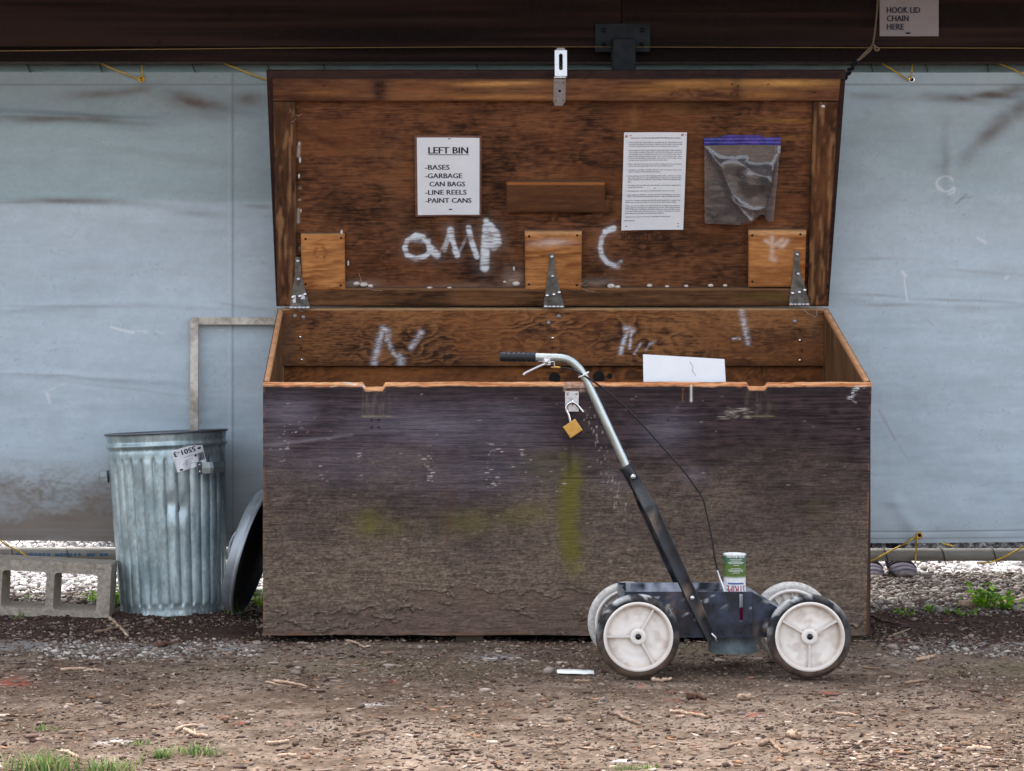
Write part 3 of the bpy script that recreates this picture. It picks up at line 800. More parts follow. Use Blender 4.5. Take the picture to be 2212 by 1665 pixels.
ch = thing('lid_chain', 'short dark chain from the twine to the upper right lid corner', 'chain', P(1830, 160, 7.75))
a0, a1 = P(1850, 132, 7.87), P(1822, 172, 7.655)
for k in range(8):
    c = a0 + (a1 - a0) * (k + 0.5) / 8; dr = (a1 - a0) / np.linalg.norm(a1 - a0)
    u = np.cross(dr, (0, 0, 1)); u /= np.linalg.norm(u); w_ = np.cross(dr, u)
    sd_ = u if k % 2 else w_
    t = np.linspace(0, 2 * PI, 14, endpoint=False)
    MB().tube([c + dr * 0.021 * math.cos(q) + sd_ * 0.009 * math.sin(q) for q in t], 0.0028, 6, closed=True).build('chain_link', M_CHAIN, ch)

# ------------------------------------------------------------------ THE BIN
YF, YB = 7.17, 7.93
bin_ = thing('storage_bin', 'big open plywood storage bin, dark outside and brown inside, lid propped up', 'storage bin', (0.45, 7.55, 0))
KF = YF / FPX
XL, XR = (568 - CX) * KF, (1883 - CX) * KF
ZT = P(0, 825, YF)[2]; ZB = 0.010

def dashes(X, Y, items):
    w = np.zeros_like(X)
    for cx, cy, l, t, a in items:
        w = np.maximum(w, a * np.exp(-(((X - cx) / l) ** 4 + ((Y - cy) / t) ** 2)))
    return w
def local_dashes(X, Y, items):
    """same as dashes, evaluated only near each mark"""
    w = np.zeros_like(X)
    px = X[:, X.shape[1] // 2]; py_all = Y
    for cx, cy, l, t, a in items:
        i0, i1 = np.searchsorted(px, cx - 3 * l), np.searchsorted(px, cx + 3 * l)
        if i1 <= i0: continue
        s_ = (slice(max(0, i0 - 2), i1 + 2), slice(None))
        w[s_] = np.maximum(w[s_], a * np.exp(-(((X[s_] - cx) / l) ** 4 + ((Y[s_] - cy) / t) ** 2)))
    return w

def notch(px):
    """depth (px) of the worn notches in the top edge"""
    n1 = sstep(782, 790, px) * (1 - sstep(826, 833, px)); n2 = sstep(1612, 1620, px) * (1 - sstep(1651, 1659, px))
    return 10 * n1 + 9 * n2 + 1.2 * (vnoise(px / 14, px * 0, 5) - 0.5) + 1.5 * (vnoise(px / 90, px * 0, 6) - 0.5)
def front_xy(a, b_):
    """a 0..1 across, b 0..1 up -> world x, z (the right edge leans in a little)"""
    xr = XR + (1 - b_) * ((1870 - 1883) * KF)
    x = XL + a * (xr - XL)
    px = CX + x / KF
    top = ZT - notch(px) * KF
    bot = ZB + 0.003 * (vnoise(px / 60, px * 0, 9) - 0.5)
    z = bot + b_ * (top - bot)
    return x, z
def front_fn(a, b_, n):
    x, z = front_xy(a, b_)
    return np.stack([x, YF - n, z], -1)
def peel(px, py):
    """>0 where the outer ply has come away near the bottom: ragged islands and tongues"""
    wx = px + 40 * (fbm(px / 34, py / 22, 4, 301) - 0.5); wy = py + 34 * (fbm(px / 22, py / 18, 4, 303) - 0.5)
    f = fbm(wx / 70, wy / 30, 4, 305) - 0.5
    return f * 1.5 + np.clip((py - 1296 + 30 * np.sin(px / 150)) / 120, -1, .42) - 0.28 * sstep(1000, 1240, px)

def front_disp(a, b_):
    x, z = front_xy(a, b_); px = CX + x / KF; py = CY + (CAMH - z) / KF
    d = 0.0011 * (fbm(px / 55, py / 3.2, 3, 311) - 0.5) + 0.0030 * (fbm(px / 300, py / 120, 2, 313) - 0.5)
    pe = peel(px, py)
    low = sstep(-0.012, 0.012, pe)
    curl = np.exp(-((pe + 0.022) / 0.022) ** 2) * sstep(1150, 1240, py) * sstep(.3, .55, fbm(px / 40, py / 40, 2, 317))
    fl2 = fbm(px / 26 + 4, py / 9, 4, 331)
    d = d + 0.0042 * curl - 0.0022 * low - 0.0007 * sstep(.52, .56, fl2) * sstep(1210, 1330, py)
    rough = sstep(1180, 1300, py)
    d = d + rough * 0.0022 * (fbm(px / 10, py / 4.5, 3, 319) - 0.5)
    # latch scars
    for cx in (811, 1637):
        d = d - 0.002 * (sstep(cx - 30, cx - 26, px) * (1 - sstep(cx + 26, cx + 30, px)) * (1 - sstep(896, 902, py)))
    d = d - 0.0015 * sstep(0.52, 0.6, fbm(px / 50, py / 4, 3, 321)) * blob(px, py, 735, 880, 60, 25)
    d = d - 0.0015 * sstep(0.52, 0.6, fbm(px / 50, py / 4, 3, 323)) * blob(px, py, 1600, 880, 50, 22)
    d = d - 0.002 * np.exp(-((py - 1034.5) / 1.2) ** 2) * sstep(1205, 1215, px) * (1 - sstep(1290, 1300, px))
    top = CY + (CAMH - (ZT - notch(px) * KF)) / KF
    e = np.clip(1 - (py - top) / 7.0, 0, 1)
    return d - 0.0065 * e * e
rr = random.Random(21)
FLECK = []
for cx, y0, y1, n, sp in ((614, 915, 1000, 22, 8), (645, 917, 935, 8, 10), (780, 958, 1040, 16, 5), (700, 1000, 1040, 8, 14), (925, 960, 1040, 22, 6), (930, 1028, 1040, 6, 10), (1062, 955, 1050, 30, 10), (1080, 1030, 1060, 8, 16), (1130, 970, 1000, 10, 5), (1140, 960, 1060, 8, 14), (1190, 1000, 1064, 12, 20)):
    for _ in range(int(n * .7)):
        FLECK.append((rr.gauss(cx, sp), rr.uniform(y0, y1), rr.choice((1.2, 2, 3, 5)), rr.uniform(0.5, 1.2), rr.uniform(0.1, 0.95)))
for _ in range(75):                       # overspray splinters beside the striper's handle
    t = rr.random()
    FLECK.append((1268 + 82 * t + rr.gauss(0, 8), 880 + 235 * t + rr.gauss(0, 10), rr.uniform(0.6, 1.5), rr.uniform(0.8, 3.0), rr.uniform(0.15, 0.75)))
for _ in range(40):
    FLECK.append((rr.uniform(1560, 1620), rr.uniform(880, 905), rr.uniform(4, 12), 0.7, rr.uniform(0.2, 0.5)))
for _ in range(170):
    FLECK.append((rr.uniform(570, 1880), rr.uniform(850, 1340), rr.uniform(1.2, 5), rr.uniform(0.5, 1.0), rr.uniform(0.12, 0.4)))
def front_col(a, b_):
    x, z = front_xy(a, b_); px = CX + x / KF; py = CY + (CAMH - z) / KF
    top = CY + (CAMH - (ZT - notch(px) * KF)) / KF
    n1 = fbm(px / 170, py / 90, 4, 401); st = fbm(px / 70, py / 2.0, 3, 403); n2 = fbm(px / 20, py / 12, 4, 405); n3 = fbm(px / 6, py / 4, 2, 407)
    c = mix(lin((31, 22, 24)), lin((69, 54, 56)), sstep(0.3, 0.7, st * 0.65 + n2 * 0.35))
    # weathered bluish bloom
    hz = np.zeros_like(x)
    for cx, cy, rx, ry, ro, am in ((625, 890, 70, 46, 0, .6), (600, 960, 40, 80, 0, .4), (960, 925, 250, 55, 4, .6), (1090, 900, 120, 40, 10, .4), (800, 1000, 260, 60, 0, .35), (1050, 1020, 200, 60, -3, .4), (1440, 930, 62, 45, -10, .6), (1500, 1028, 40, 20, 0, .5), (1330, 1040, 60, 30, 0, .35), (700, 945, 140, 8, -6, .4), (1060, 960, 110, 40, -20, .4)):
        hz = np.maximum(hz, am * blob(px, py, cx, cy, rx, ry, ro) * (0.4 + 0.9 * st))
    c = mix(c, lin((126, 121, 134)), np.clip(hz * 0.8, 0, 0.7))
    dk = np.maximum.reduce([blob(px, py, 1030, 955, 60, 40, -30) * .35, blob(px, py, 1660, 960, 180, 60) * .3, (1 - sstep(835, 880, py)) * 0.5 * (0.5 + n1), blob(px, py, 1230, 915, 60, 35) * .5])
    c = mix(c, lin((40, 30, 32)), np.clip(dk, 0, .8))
    # greyed wood where dirt and rain have splashed up from below
    st2 = fbm(px / 24, py / 2.6, 3, 409)
    du = sstep(900, 1330, py + 260 * (n1 - 0.5) + 70 * (n2 - .5) + 40 * (st2 - .5))
    c = mix(c, mix(lin((84, 69, 58)), lin((144, 126, 106)), sstep(.22, .78, st2 * .4 + fbm(px / 4.2, py / 2.8, 2, 461) * .6)), du * (0.66 + 0.2 * n3))
    c = mix(c, mix(lin((70, 56, 52)), lin((118, 100, 90)), sstep(.3, .7, n3 * .6 + st2 * .4)), sstep(1290, 1350, py) * 0.6)
    pe = peel(px, py)
    c = mix(c, mix(lin((84, 66, 58)), lin((126, 105, 92)), fbm(px / 4, py / 2.6, 2, 463)), sstep(-.01, .015, pe) * 0.7)
    c = mix(c, lin((44, 33, 30)), np.exp(-((pe - .012) / .014) ** 2) * 0.85 * sstep(.30, .52, fbm(px / 24, py / 24, 2, 411)))
    c = mix(c, lin((70, 55, 50)), sstep(.52, .57, fbm(px / 26 + 4, py / 9, 4, 331)) * sstep(1230, 1340, py) * .3)
    c = mix(c, lin((160, 142, 122)), np.exp(-((pe + .03) / .02) ** 2) * 0.5 * n3)
    band = np.exp(-((py - 1150 - 14 * (n1 - .5) * 4) / 22) ** 2) * sstep(0.5, 0.62, fbm(px / 9, py / 26, 3, 413))
    c = mix(c, lin((70, 58, 56)), band * 0.5)
    # algae
    gr = np.maximum.reduce([blob(px, py, 800, 1132, 34, 34) * .6, blob(px, py, 840, 1140, 60, 22) * .3, blob(px, py, 1010, 1128, 60, 30) * .4, blob(px, py, 1130, 1112, 70, 24, -8) * .45,
                            np.exp(-np.abs((px - 1233 - 5 * np.sin(py / 47) - 14 * (n2 - .5)) / (15 + 12 * n1)) ** 2.4) * sstep(950, 1040, py) * (1 - sstep(1180, 1275, py)) * .95, blob(px, py, 1215, 985, 14, 12) * .5, blob(px, py, 1770, 1110, 40, 40) * .12,
                            blob(px, py, 1180, 1010, 60, 40) * .25])
    c = mix(c, lin((100, 92, 36)), np.clip(1.25 * gr * (0.45 + 0.8 * n2), 0, 0.88))
    c = mix(c, lin((50, 38, 30)), 0.55 * np.exp(-((px - 1230) / 6) ** 2) * sstep(950, 960, py) * (1 - sstep(1010, 1050, py)))
    c = mix(c, lin((84, 62, 48)), 0.5 * np.exp(-((px - 968) / 7) ** 2) * sstep(1040, 1060, py) * (1 - sstep(1160, 1200, py)))
    # screw stripes, scratches
    c = mix(c, lin((58, 50, 46)), 0.6 * np.exp(-((py - 1033) / 1.2) ** 2) * sstep(1205, 1215, px) * (1 - sstep(1320, 1340, px)))
    c = mix(c, lin((150, 142, 146)), 0.25 * np.exp(-(segdist(px, py, [(570, 962), (640, 955), (760, 938)]) / 3) ** 2))
    # latch scars: bare greyed fibres
    for cx in (811, 1637):
        s1 = sstep(cx - 32, cx - 27, px) * (1 - sstep(cx + 27, cx + 32, px)) * (1 - sstep(894, 902, py))
        c = mix(c, mix(lin((52, 44, 42)), lin((104, 94, 80)), sstep(.45, .65, fbm(px / 4, py / 20, 3, 421))), s1 * 0.32)
        c = mix(c, lin((146, 136, 92)), 0.5 * np.exp(-((py - 899) / 1.4) ** 2) * sstep(cx - 34, cx - 28, px) * (1 - sstep(cx + 30, cx + 40, px)))
    chip = sstep(0.54, 0.6, fbm(px / 50, py / 4, 3, 321)) * blob(px, py, 735, 880, 60, 25) + sstep(0.54, 0.6, fbm(px / 50, py / 4, 3, 323)) * blob(px, py, 1600, 880, 50, 22)
    c = mix(c, lin((46, 40, 42)), np.clip(chip, 0, 1) * 0.7)
    # bare worn top edge, scraped patch behind the staple
    raw = 1 - sstep(7.5, 11, py - top + 3 * (n2 - .5))
    c = mix(c, mix(lin((176, 108, 66)), lin((222, 164, 118)), sstep(.3, .7, st)), raw)
    pt = sstep(1214, 1222, px) * (1 - sstep(1258, 1268, px)) * (1 - sstep(842, 850, py)) * sstep(0.35, 0.55, fbm(px / 14, py / 3, 3, 431) + 0.2 * (py < 838))
    c = mix(c, mix(lin((128, 84, 62)), lin((206, 178, 160)), n3), pt * 0.8)
    c = mix(c, lin((232, 218, 200)), 0.7 * sstep(.6, .7, fbm(px / 16, py / 5, 2, 433)) * raw * ((px > 690) & (px < 790)))
    # edge wear left, right, bottom
    ed = np.exp(-((a * 1300) / 3.5) ** 2) * sstep(.5, .65, fbm(py / 14, px * 0, 3, 441)) + np.exp(-(((1 - a) * 1300) / 3) ** 2) * sstep(.5, .65, fbm(py / 16, px * 0, 3, 443))
    c = mix(c, lin((140, 100, 70)), np.clip(ed, 0, 1) * 0.6)
    bt = np.exp(-((b_ * 550) / 7) ** 2) * sstep(.42, .6, fbm(px / 40, py / 6, 3, 445))
    c = mix(c, lin((118, 82, 56)), bt * 0.6 * (1 - sstep(1000, 1300, px)))
    # paint: white nail-like drip, white brush mark at the corner, flecks of bare wood
    c = mix(c, lin((226, 224, 214)), np.exp(-(segdist(px, py, [(1493, 832), (1493, 864)]) / 1.9) ** 2) * .9 + np.exp(-(np.hypot(px - 1493, py - 866) / 2.6) ** 2) * .5)
    c = mix(c, lin((150, 96, 50)), 0.7 * np.exp(-(segdist(px, py, [(1476, 834), (1475, 866)]) / 1.5) ** 2) * sstep(.4, .6, vnoise(px, py / 3, 449)))
    br_ = np.exp(-(segdist(px, py, [(1836, 858), (1850, 838)]) / 5) ** 2) + .8 * np.exp(-(segdist(px, py, [(1850, 838), (1870, 834)]) / 3) ** 2) + .5 * np.exp(-(segdist(px, py, [(1840, 864), (1850, 870)]) / 2) ** 2)
    c = mix(c, lin((206, 208, 206)), np.clip(br_, 0, 1) * sstep(.42, .6, fbm(px / 6, py / 2, 2, 451)) * .85)
    c = mix(c, lin((206, 196, 184)), local_dashes(px, py, FLECK))
    for hx in (803, 818):
        for hy in (907, 923):
            c = mix(c, lin((14, 10, 10)), np.exp(-(np.hypot(px - hx, py - hy) / 2.6) ** 4))
    for hx, hy in ((1627, 906), (1640, 907), (1443, 907)):
        c = mix(c, lin((20, 14, 12)), np.exp(-(np.hypot(px - hx, py - hy) / 2.2) ** 4))
    return c
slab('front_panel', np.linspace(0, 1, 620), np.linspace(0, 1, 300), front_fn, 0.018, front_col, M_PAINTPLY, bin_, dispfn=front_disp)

def ply_col(u, v, seed, dark, light, su=1.0, sv=1.0, contrast=1.0, orange=None):
    """rotary cut plywood figure along u"""
    wq = fbm(u * 9 * su, v * 14 * sv, 3, seed + 3) - .5
    w1 = fbm(u * 2.0 * su + .25 * wq, v * 4.5 * sv, 4, seed)
    ring = w1 * 9 + v * 7 * sv + 1.3 * wq
    ring = (ring - np.floor(ring)); ring = np.where(ring < .8, ring / .8, (1 - ring) / .2)          # slow rise, sharp dark late wood
    fine = fbm(u * 14 * su, v * 190 * sv, 3, seed + 5)
    blot = fbm(u * 5, v * 9, 4, seed + 7)
    mot = fbm(u * 40 * su, v * 70 * sv, 3, seed + 8)
    amp = .25 + .6 * sstep(.35, .65, fbm(u * 1.7, v * 3, 2, seed + 9))
    t = np.clip(0.5 + contrast * ((.5 - ring) * 0.85 * amp + (fine - 0.5) * .9 + (blot - 0.5) * 1.1 + (mot - .5) * .5), 0, 1)
    c = mix(lin(dark), lin(light), t)
    if orange is not None:
        c = mix(c, lin(orange), sstep(.5, .75, fbm(u * 4, v * 7, 3, seed + 11)) * 0.5)
    return c

# side boards, sloping up to the back
def side_fn(xo, sgn):
    def fn(a, b_, n):
        y = YF + 0.0185 + a * (YB - YF - 0.0185)
        top = (ZT - 0.004) + (1.000 - ZT) * (a * (YB - YF - 0.018) + 0.018) / (YB - YF)
        z = ZB + b_ * (top - ZB)
        return np.stack([xo + sgn * np.asarray(n) + 0 * y, y + 0 * z, z], -1)
    return fn
def side_col(seed):
    def col(a, b_):
        c = ply_col(b_ * 0.6, a * 1.2, seed, (78, 54, 36), (140, 102, 70), contrast=0.8)
        return mix(c, lin((206, 150, 104)), sstep(0.985, 0.992, b_))
    return col
slab('side_panel', np.linspace(0, 1, 120), np.linspace(0, 1, 140), side_fn(XL + 0.018, 1), 0.018, side_col(501), M_PLY, bin_, back=lin((60, 46, 46)), label='left plywood side of the bin')
slab('side_panel', np.linspace(0, 1, 120), np.linspace(0, 1, 140), side_fn(XR - 0.018, -1), 0.018, side_col(507), M_PLY, bin_, back=lin((60, 46, 46)), label='right plywood side of the bin')
for xo, s_ in ((XL, 1), (XR, -1)):                    # raw sloping top edges
    n_ = 60
    V, F, Cc = [], [], []
    for i in range(n_ + 1):
        a = i / n_
        q = side_fn(0, 1)(np.array(a), np.array(1.0), np.array(0.0))
        zz = q[2] + 0.0012 + 0.0012 * float(vnoise(a * 30, 0.0, 9)); x_in = xo + s_ * 0.0183
        for xx, dz in ((xo + s_ * 0.0005, -0.006), (xo + s_ * 0.003, 0.0), (x_in - s_ * 0.003, 0.0), (x_in, -0.008)):
            V.append((xx, q[1], zz + dz))
        t = 0.5 + 0.5 * math.sin(a * 60) * random.random()
        Cc += [lin((176, 118, 78)) * (0.6 + 0.4 * t), lin((222, 166, 122)) * (0.7 + 0.35 * t), lin((216, 160, 116)) * (0.7 + .35 * t), lin((170, 116, 76)) * (.7 + .3 * t)]
        if i:
            for j in range(3):
                F.append([(i - 1) * 4 + j, i * 4 + j, i * 4 + j + 1, (i - 1) * 4 + j + 1])
    link('edge_strip', V, F, M_PLY, bin_, np.array(Cc), False)

# back boards
KB = 7.905 / FPX
BX0, BX1 = XL + 0.0188, XR - 0.0188
def back_fn(a, b_, n): return np.stack([a, 7.905 - np.asarray(n) + 0 * a, b_ + 0 * a], -1)
def bpx(a, b_): return CX + a / KB, CY + (CAMH - b_) / KB
BOLTS = [(637, 682, 1), (655, 685, 1), (648, 728, 0), (651, 777, 0), (1194, 730, 0), (1207, 683, 1), (1185, 697, 1), (1717, 694, 1), (1728, 735, 0), (1728, 778, 0)]
def backcol(a, b_):
    px, py = bpx(a, b_)
    c = ply_col(a, b_ * 1.0, 611, (54, 31, 20), (142, 94, 56), su=2.2, sv=2.2, contrast=1.3, orange=(134, 82, 46))
    c = mix(c, mix(lin((150, 116, 80)), lin((196, 160, 120)), fbm(px / 40, py / 2, 3, 613)), 1 - sstep(668.5, 671, py))
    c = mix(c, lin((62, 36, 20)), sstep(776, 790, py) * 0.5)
    w = np.zeros_like(a); grit = sstep(.36, .6, fbm(px / 8, py / 2.2, 3, 615))
    for pts, wd, am in ((((826, 710), (818, 740), (808, 785)), 7, .55), (((828, 708), (840, 718), (836, 734)), 6, .6), (((838, 734), (850, 764), (872, 780)), 5, .45), (((866, 770), (866, 784)), 8, .5), (((910, 718), (888, 750)), 6, .55),
                        (((1356, 712), (1348, 735), (1340, 762)), 4.5, .75), (((1352, 708), (1366, 714)), 5, .95), (((1364, 716), (1360, 752)), 3, .65), (((1384, 742), (1370, 764)), 2.5, .5), (((1396, 756), (1404, 742), (1416, 738)), 2.5, .45),
                        (((1602, 672), (1608, 700), (1616, 740)), 6, .5), (((1606, 700), (1614, 735)), 4, .6), (((1584, 731), (1598, 731)), 2.5, .7)):
        w = np.maximum(w, am * np.exp(-(segdist(px, py, pts) / wd) ** 2))
    c = mix(c, lin((214, 216, 224)), np.clip(w * (0.35 + 0.9 * grit), 0, 1))
    for hx, hy in ((650, 752), (1194, 752), (1184, 712), (1728, 716), (1732, 757)):
        c = mix(c, lin((34, 18, 12)), np.exp(-(np.hypot(px - hx, py - hy) / 3) ** 2))
    # dust and web at the corners
    dst = blob(px, py, 622, 740, 14, 70) * .5 + blob(px, py, 1758, 700, 16, 50) * .3
    return mix(c, lin((96, 78, 66)), np.clip(dst, 0, .8))
slab('back_board', np.linspace(BX0, BX1, 560), np.linspace(P(0, 790, 7.905)[2], 1.0, 90), back_fn, 0.019, backcol, M_PLY, bin_, dispfn=lambda a, b_: -0.006 * np.clip((b_ - 0.991) / 0.009, 0, 1) ** 2 + 0.0006 * (fbm(a * 20, b_ * 200, 2, 5) - .5))
def lowcol(a, b_): return ply_col(a, b_, 631, (70, 40, 22), (138, 84, 44), su=2, sv=2, contrast=1.0)
def back_fn2(a, b_, n): return np.stack([a, 7.9255 - np.asarray(n) + 0 * a, b_ + 0 * a], -1)
slab('back_panel', np.linspace(BX0, BX1, 240), np.linspace(ZB, 0.84, 120), back_fn2, 0.015, lowcol, M_PLY, bin_)
for hx, hy, rp in ((1198, 816, 12.5), (1293, 814, 12.5), (1317, 812, 6)):
    MB().lathe([(0.0, -0.0006), (rp * 7.925 / FPX, -0.0004)], P(hx, hy, 7.9245), (0, 1, 0), 20).build('finger_hole', M_HOLE, bin_)
for bx, by, big in BOLTS:
    r_ = 0.0075 if big else 0.0056
    MB().lathe([(0, -0.0042), (r_ * .5, -0.004), (r_ * .85, -0.0026), (r_, -0.0004), (r_, 0.001)], P(bx, by, 7.904), (0, 1, 0), 12).build('carriage_bolt', M_ZINCDULL if big else M_CHROME, bin_)
MB().box(BX0, BX1, YF + 0.02, 7.92, 0.03, 0.048, col=lin((70, 50, 38))).build('floor_panel', M_PLY, bin_)
for px0, px1, dz in ((985, 1045, 0), (1832, 1866, 0)):
    MB().box((px0 - CX) * KF, (px1 - CX) * KF, YF + 0.02, YB - 0.05, -0.03, ZB + 0.018, col=lin((82, 70, 58)), bev=0.003).build('skid', M_BOARD, bin_)

# hasp staple on the front
st_y = YF - 0.0005
c0, c1 = P(1220.5, 889, YF), P(1250, 845, YF)
MB().box(c0[0], c1[0], YF - 0.004, YF - 0.0012, c0[2], c1[2], bev=0.001).build('staple_plate', M_ZINC, bin_)
t = np.linspace(0, PI, 12)
cs = P(1236.5, 867, YF - 0.004)
MB().tube([cs + (0, -0.017 * math.sin(q), 0.010 * math.cos(q)) for q in t], 0.0032, 8).build('staple_loop', M_CHROME, bin_)
for bx, by in ((1226, 851), (1245, 851), (1226, 883)):
    MB().lathe([(0, -0.002), (0.003, -0.0014), (0.0034, 0)], P(bx, by, YF - 0.0038), (0, 1, 0), 10).build('screw', M_ZINCDULL, bin_)

# ---- lid: inner face towards us, leaning forward, held by the chain
LA = math.radians(20)
LO = np.array((0.0, 7.912, 1.003)); EV = np.array((0, -math.sin(LA), math.cos(LA))); EN = np.array((0, -math.cos(LA), -math.sin(LA)))
def lid_fn(a, b_, n):
    a, b_, n = np.broadcast_arrays(np.asarray(a, float), np.asarray(b_, float), np.asarray(n, float))
    return np.stack([a, LO[1] + b_ * EV[1] + n * EN[1], LO[2] + b_ * EV[2] + n * EN[2]], -1)
def luv(px, py, n=0.0):
    """lid coordinates (u, v) of a point of the photograph lying n above the inner face"""
    k = (np.asarray(py, float) - CY) / FPX
    y0, z0 = LO[1] + n * EN[1], LO[2] + n * EN[2]
    v = (CAMH - k * y0 - z0) / (EV[2] + k * EV[1])
    return (np.asarray(px, float) - CX) * (y0 + v * EV[1]) / FPX, v
def lpx(u, v, n=0.0):
    y = LO[1] + v * EV[1] + n * EN[1]; z = LO[2] + v * EV[2] + n * EN[2]
    return CX + u * FPX / y, CY + (CAMH - z) * FPX / y
LV1 = float(luv(0, 153)[1])
def lid_edge(v):
    t = np.asarray(v) / LV1
    return (luv(597, 664)[0] * (1 - t) + luv(575, 153)[0] * t), (luv(1790, 664)[0] * (1 - t) + luv(1828, 153)[0] * t)
def lidp_fn(a, b_, n):
    l, r_ = lid_edge(b_)
    return lid_fn(l + a * (r_ - l), b_, n)
def lid_col(a, b_):
    l, r_ = lid_edge(b_); u = l + a * (r_ - l); px, py = lpx(u, b_)
    c = ply_col(u, b_, 701, (46, 25, 17), (126, 82, 53), su=1.6, sv=1.7, contrast=1.15, orange=(116, 70, 42))
    # bare patches, grey water marks, dark streaks, dark strips below the top board
    for cx, cy, rx, ry, ro, am, cc in ((760, 330, 130, 8, 0, .3, (150, 100, 64)), (830, 320, 50, 30, 0, .3, (138, 96, 66)), (1000, 620, 90, 10, 0, .45, (150, 126, 112)), (770, 615, 50, 10, 0, .6, (172, 156, 146)), (1290, 610, 50, 10, 0, .5, (160, 144, 134)), (1110, 605, 24, 26, 0, .6, (176, 158, 148)),
                                   (1640, 300, 90, 5, 0, .5, (160, 118, 60)), (1690, 262, 70, 5, 0, .4, (170, 128, 60)), (1460, 230, 60, 20, 0, .35, (150, 110, 64)), (1370, 250, 10, 30, 0, .4, (150, 110, 66)), (720, 440, 20, 80, 8, .5, (44, 24, 14)), (690, 300, 60, 10, 20, .5, (44, 24, 14)), (1480, 400, 160, 200, 0, .25, (96, 62, 32)),
                                   (1000, 240, 200, 10, 0, .4, (48, 26, 16)), (1500, 232, 240, 10, 0, .5, (44, 24, 14)), (960, 420, 18, 120, 0, .3, (150, 104, 74)), (1345, 440, 14, 150, 0, .3, (140, 92, 60)), (860, 460, 30, 60, 0, .3, (140, 98, 70))):
        c = mix(c, lin(cc), am * blob(px, py, cx, cy, rx, ry, ro) * (0.4 + 0.9 * fbm(px / 14, py / 5, 3, 711)))
    # painted border outside the frame
    brd = np.maximum.reduce([1 - sstep(588, 592, px + (py - 160) * 0.0 - (660 - py) * -0.025 - 12), sstep(1812, 1816, px + (660 - py) * -0.052 + 27), (1 - sstep(168, 172, py))])
    c = mix(c, lin((40, 30, 32)), np.clip(brd, 0, 1) * 0.85)
    # spray painted letters
    w = np.zeros_like(u); grit = sstep(.30, .55, fbm(px / 22, py / 2.4, 3, 721))
    strokes = [([(898, 508), (880, 520), (874, 535), (880, 552), (898, 559), (918, 554), (928, 545), (926, 528), (914, 512), (898, 508)], 5, .95), ([(885, 518), (925, 520)], 5.5, .6), ([(930, 537), (944, 551)], 7.5, .95), ([(948, 550), (960, 528)], 3, .35),
               ([(960, 540), (970, 506)], 5, .55), ([(973, 498), (975, 516)], 7, .9), ([(976, 515), (988, 550)], 5, .85), ([(983, 540), (988, 552)], 6, .95), ([(992, 545), (1012, 505)], 3, .3), ([(1012, 492), (1018, 520), (1030, 555)], 5.5, .98),
               ([(1052, 490), (1048, 540), (1047, 578)], 9, .98), ([(1056, 488), (1070, 505), (1074, 525), (1066, 532)], 9, .95), ([(1062, 500), (1060, 530)], 9, .9), ([(1050, 478), (1058, 500)], 6, .8),
               ([(1326, 494), (1310, 500), (1300, 515), (1297, 535), (1300, 553), (1312, 568), (1328, 575)], 5, .75), ([(1326, 494), (1308, 500)], 6, .95), ([(1322, 573), (1334, 576)], 6, .4), ([(1336, 570), (1342, 566)], 4, .5)]
    for pts, wd, am in strokes:
        w = np.maximum(w, am * np.exp(-(segdist(px, py, pts) / (wd * 1.08)) ** 5))
        w = np.maximum(w, 0.09 * am * np.exp(-(segdist(px, py, pts) / (wd * 2.2)) ** 2))
    c = mix(c, lin((222, 228, 236)), np.clip(w * (0.38 + 0.8 * grit), 0, 1))
    # pale glue drips left of the stile, cobweb dust along the bottom
    gl = np.exp(-((px - 646 - 2 * np.sin(py / 20)) / 3.2) ** 2) * sstep(285, 300, py) * (1 - sstep(520, 560, py)) * sstep(.45, .6, vnoise(py / 12, px * 0, 731))
    c = mix(c, lin((206, 196, 184)), gl * .8)
    return c
lid_n = 260
lid = slab('lid', np.linspace(0, 1, 600), np.linspace(0.0, LV1, lid_n), lidp_fn, 0.018, lid_col, M_PLY, bin_, back=lin((44, 32, 32)), label='open plywood lid leaning forward from its hinges',
           dispfn=lambda a, b_: 0.0009 * (fbm(a * 30, b_ * 260, 2, 741) - 0.5) + 0.003 * (fbm(a * 3, b_ * 3, 2, 743) - 0.5) - 0.004)

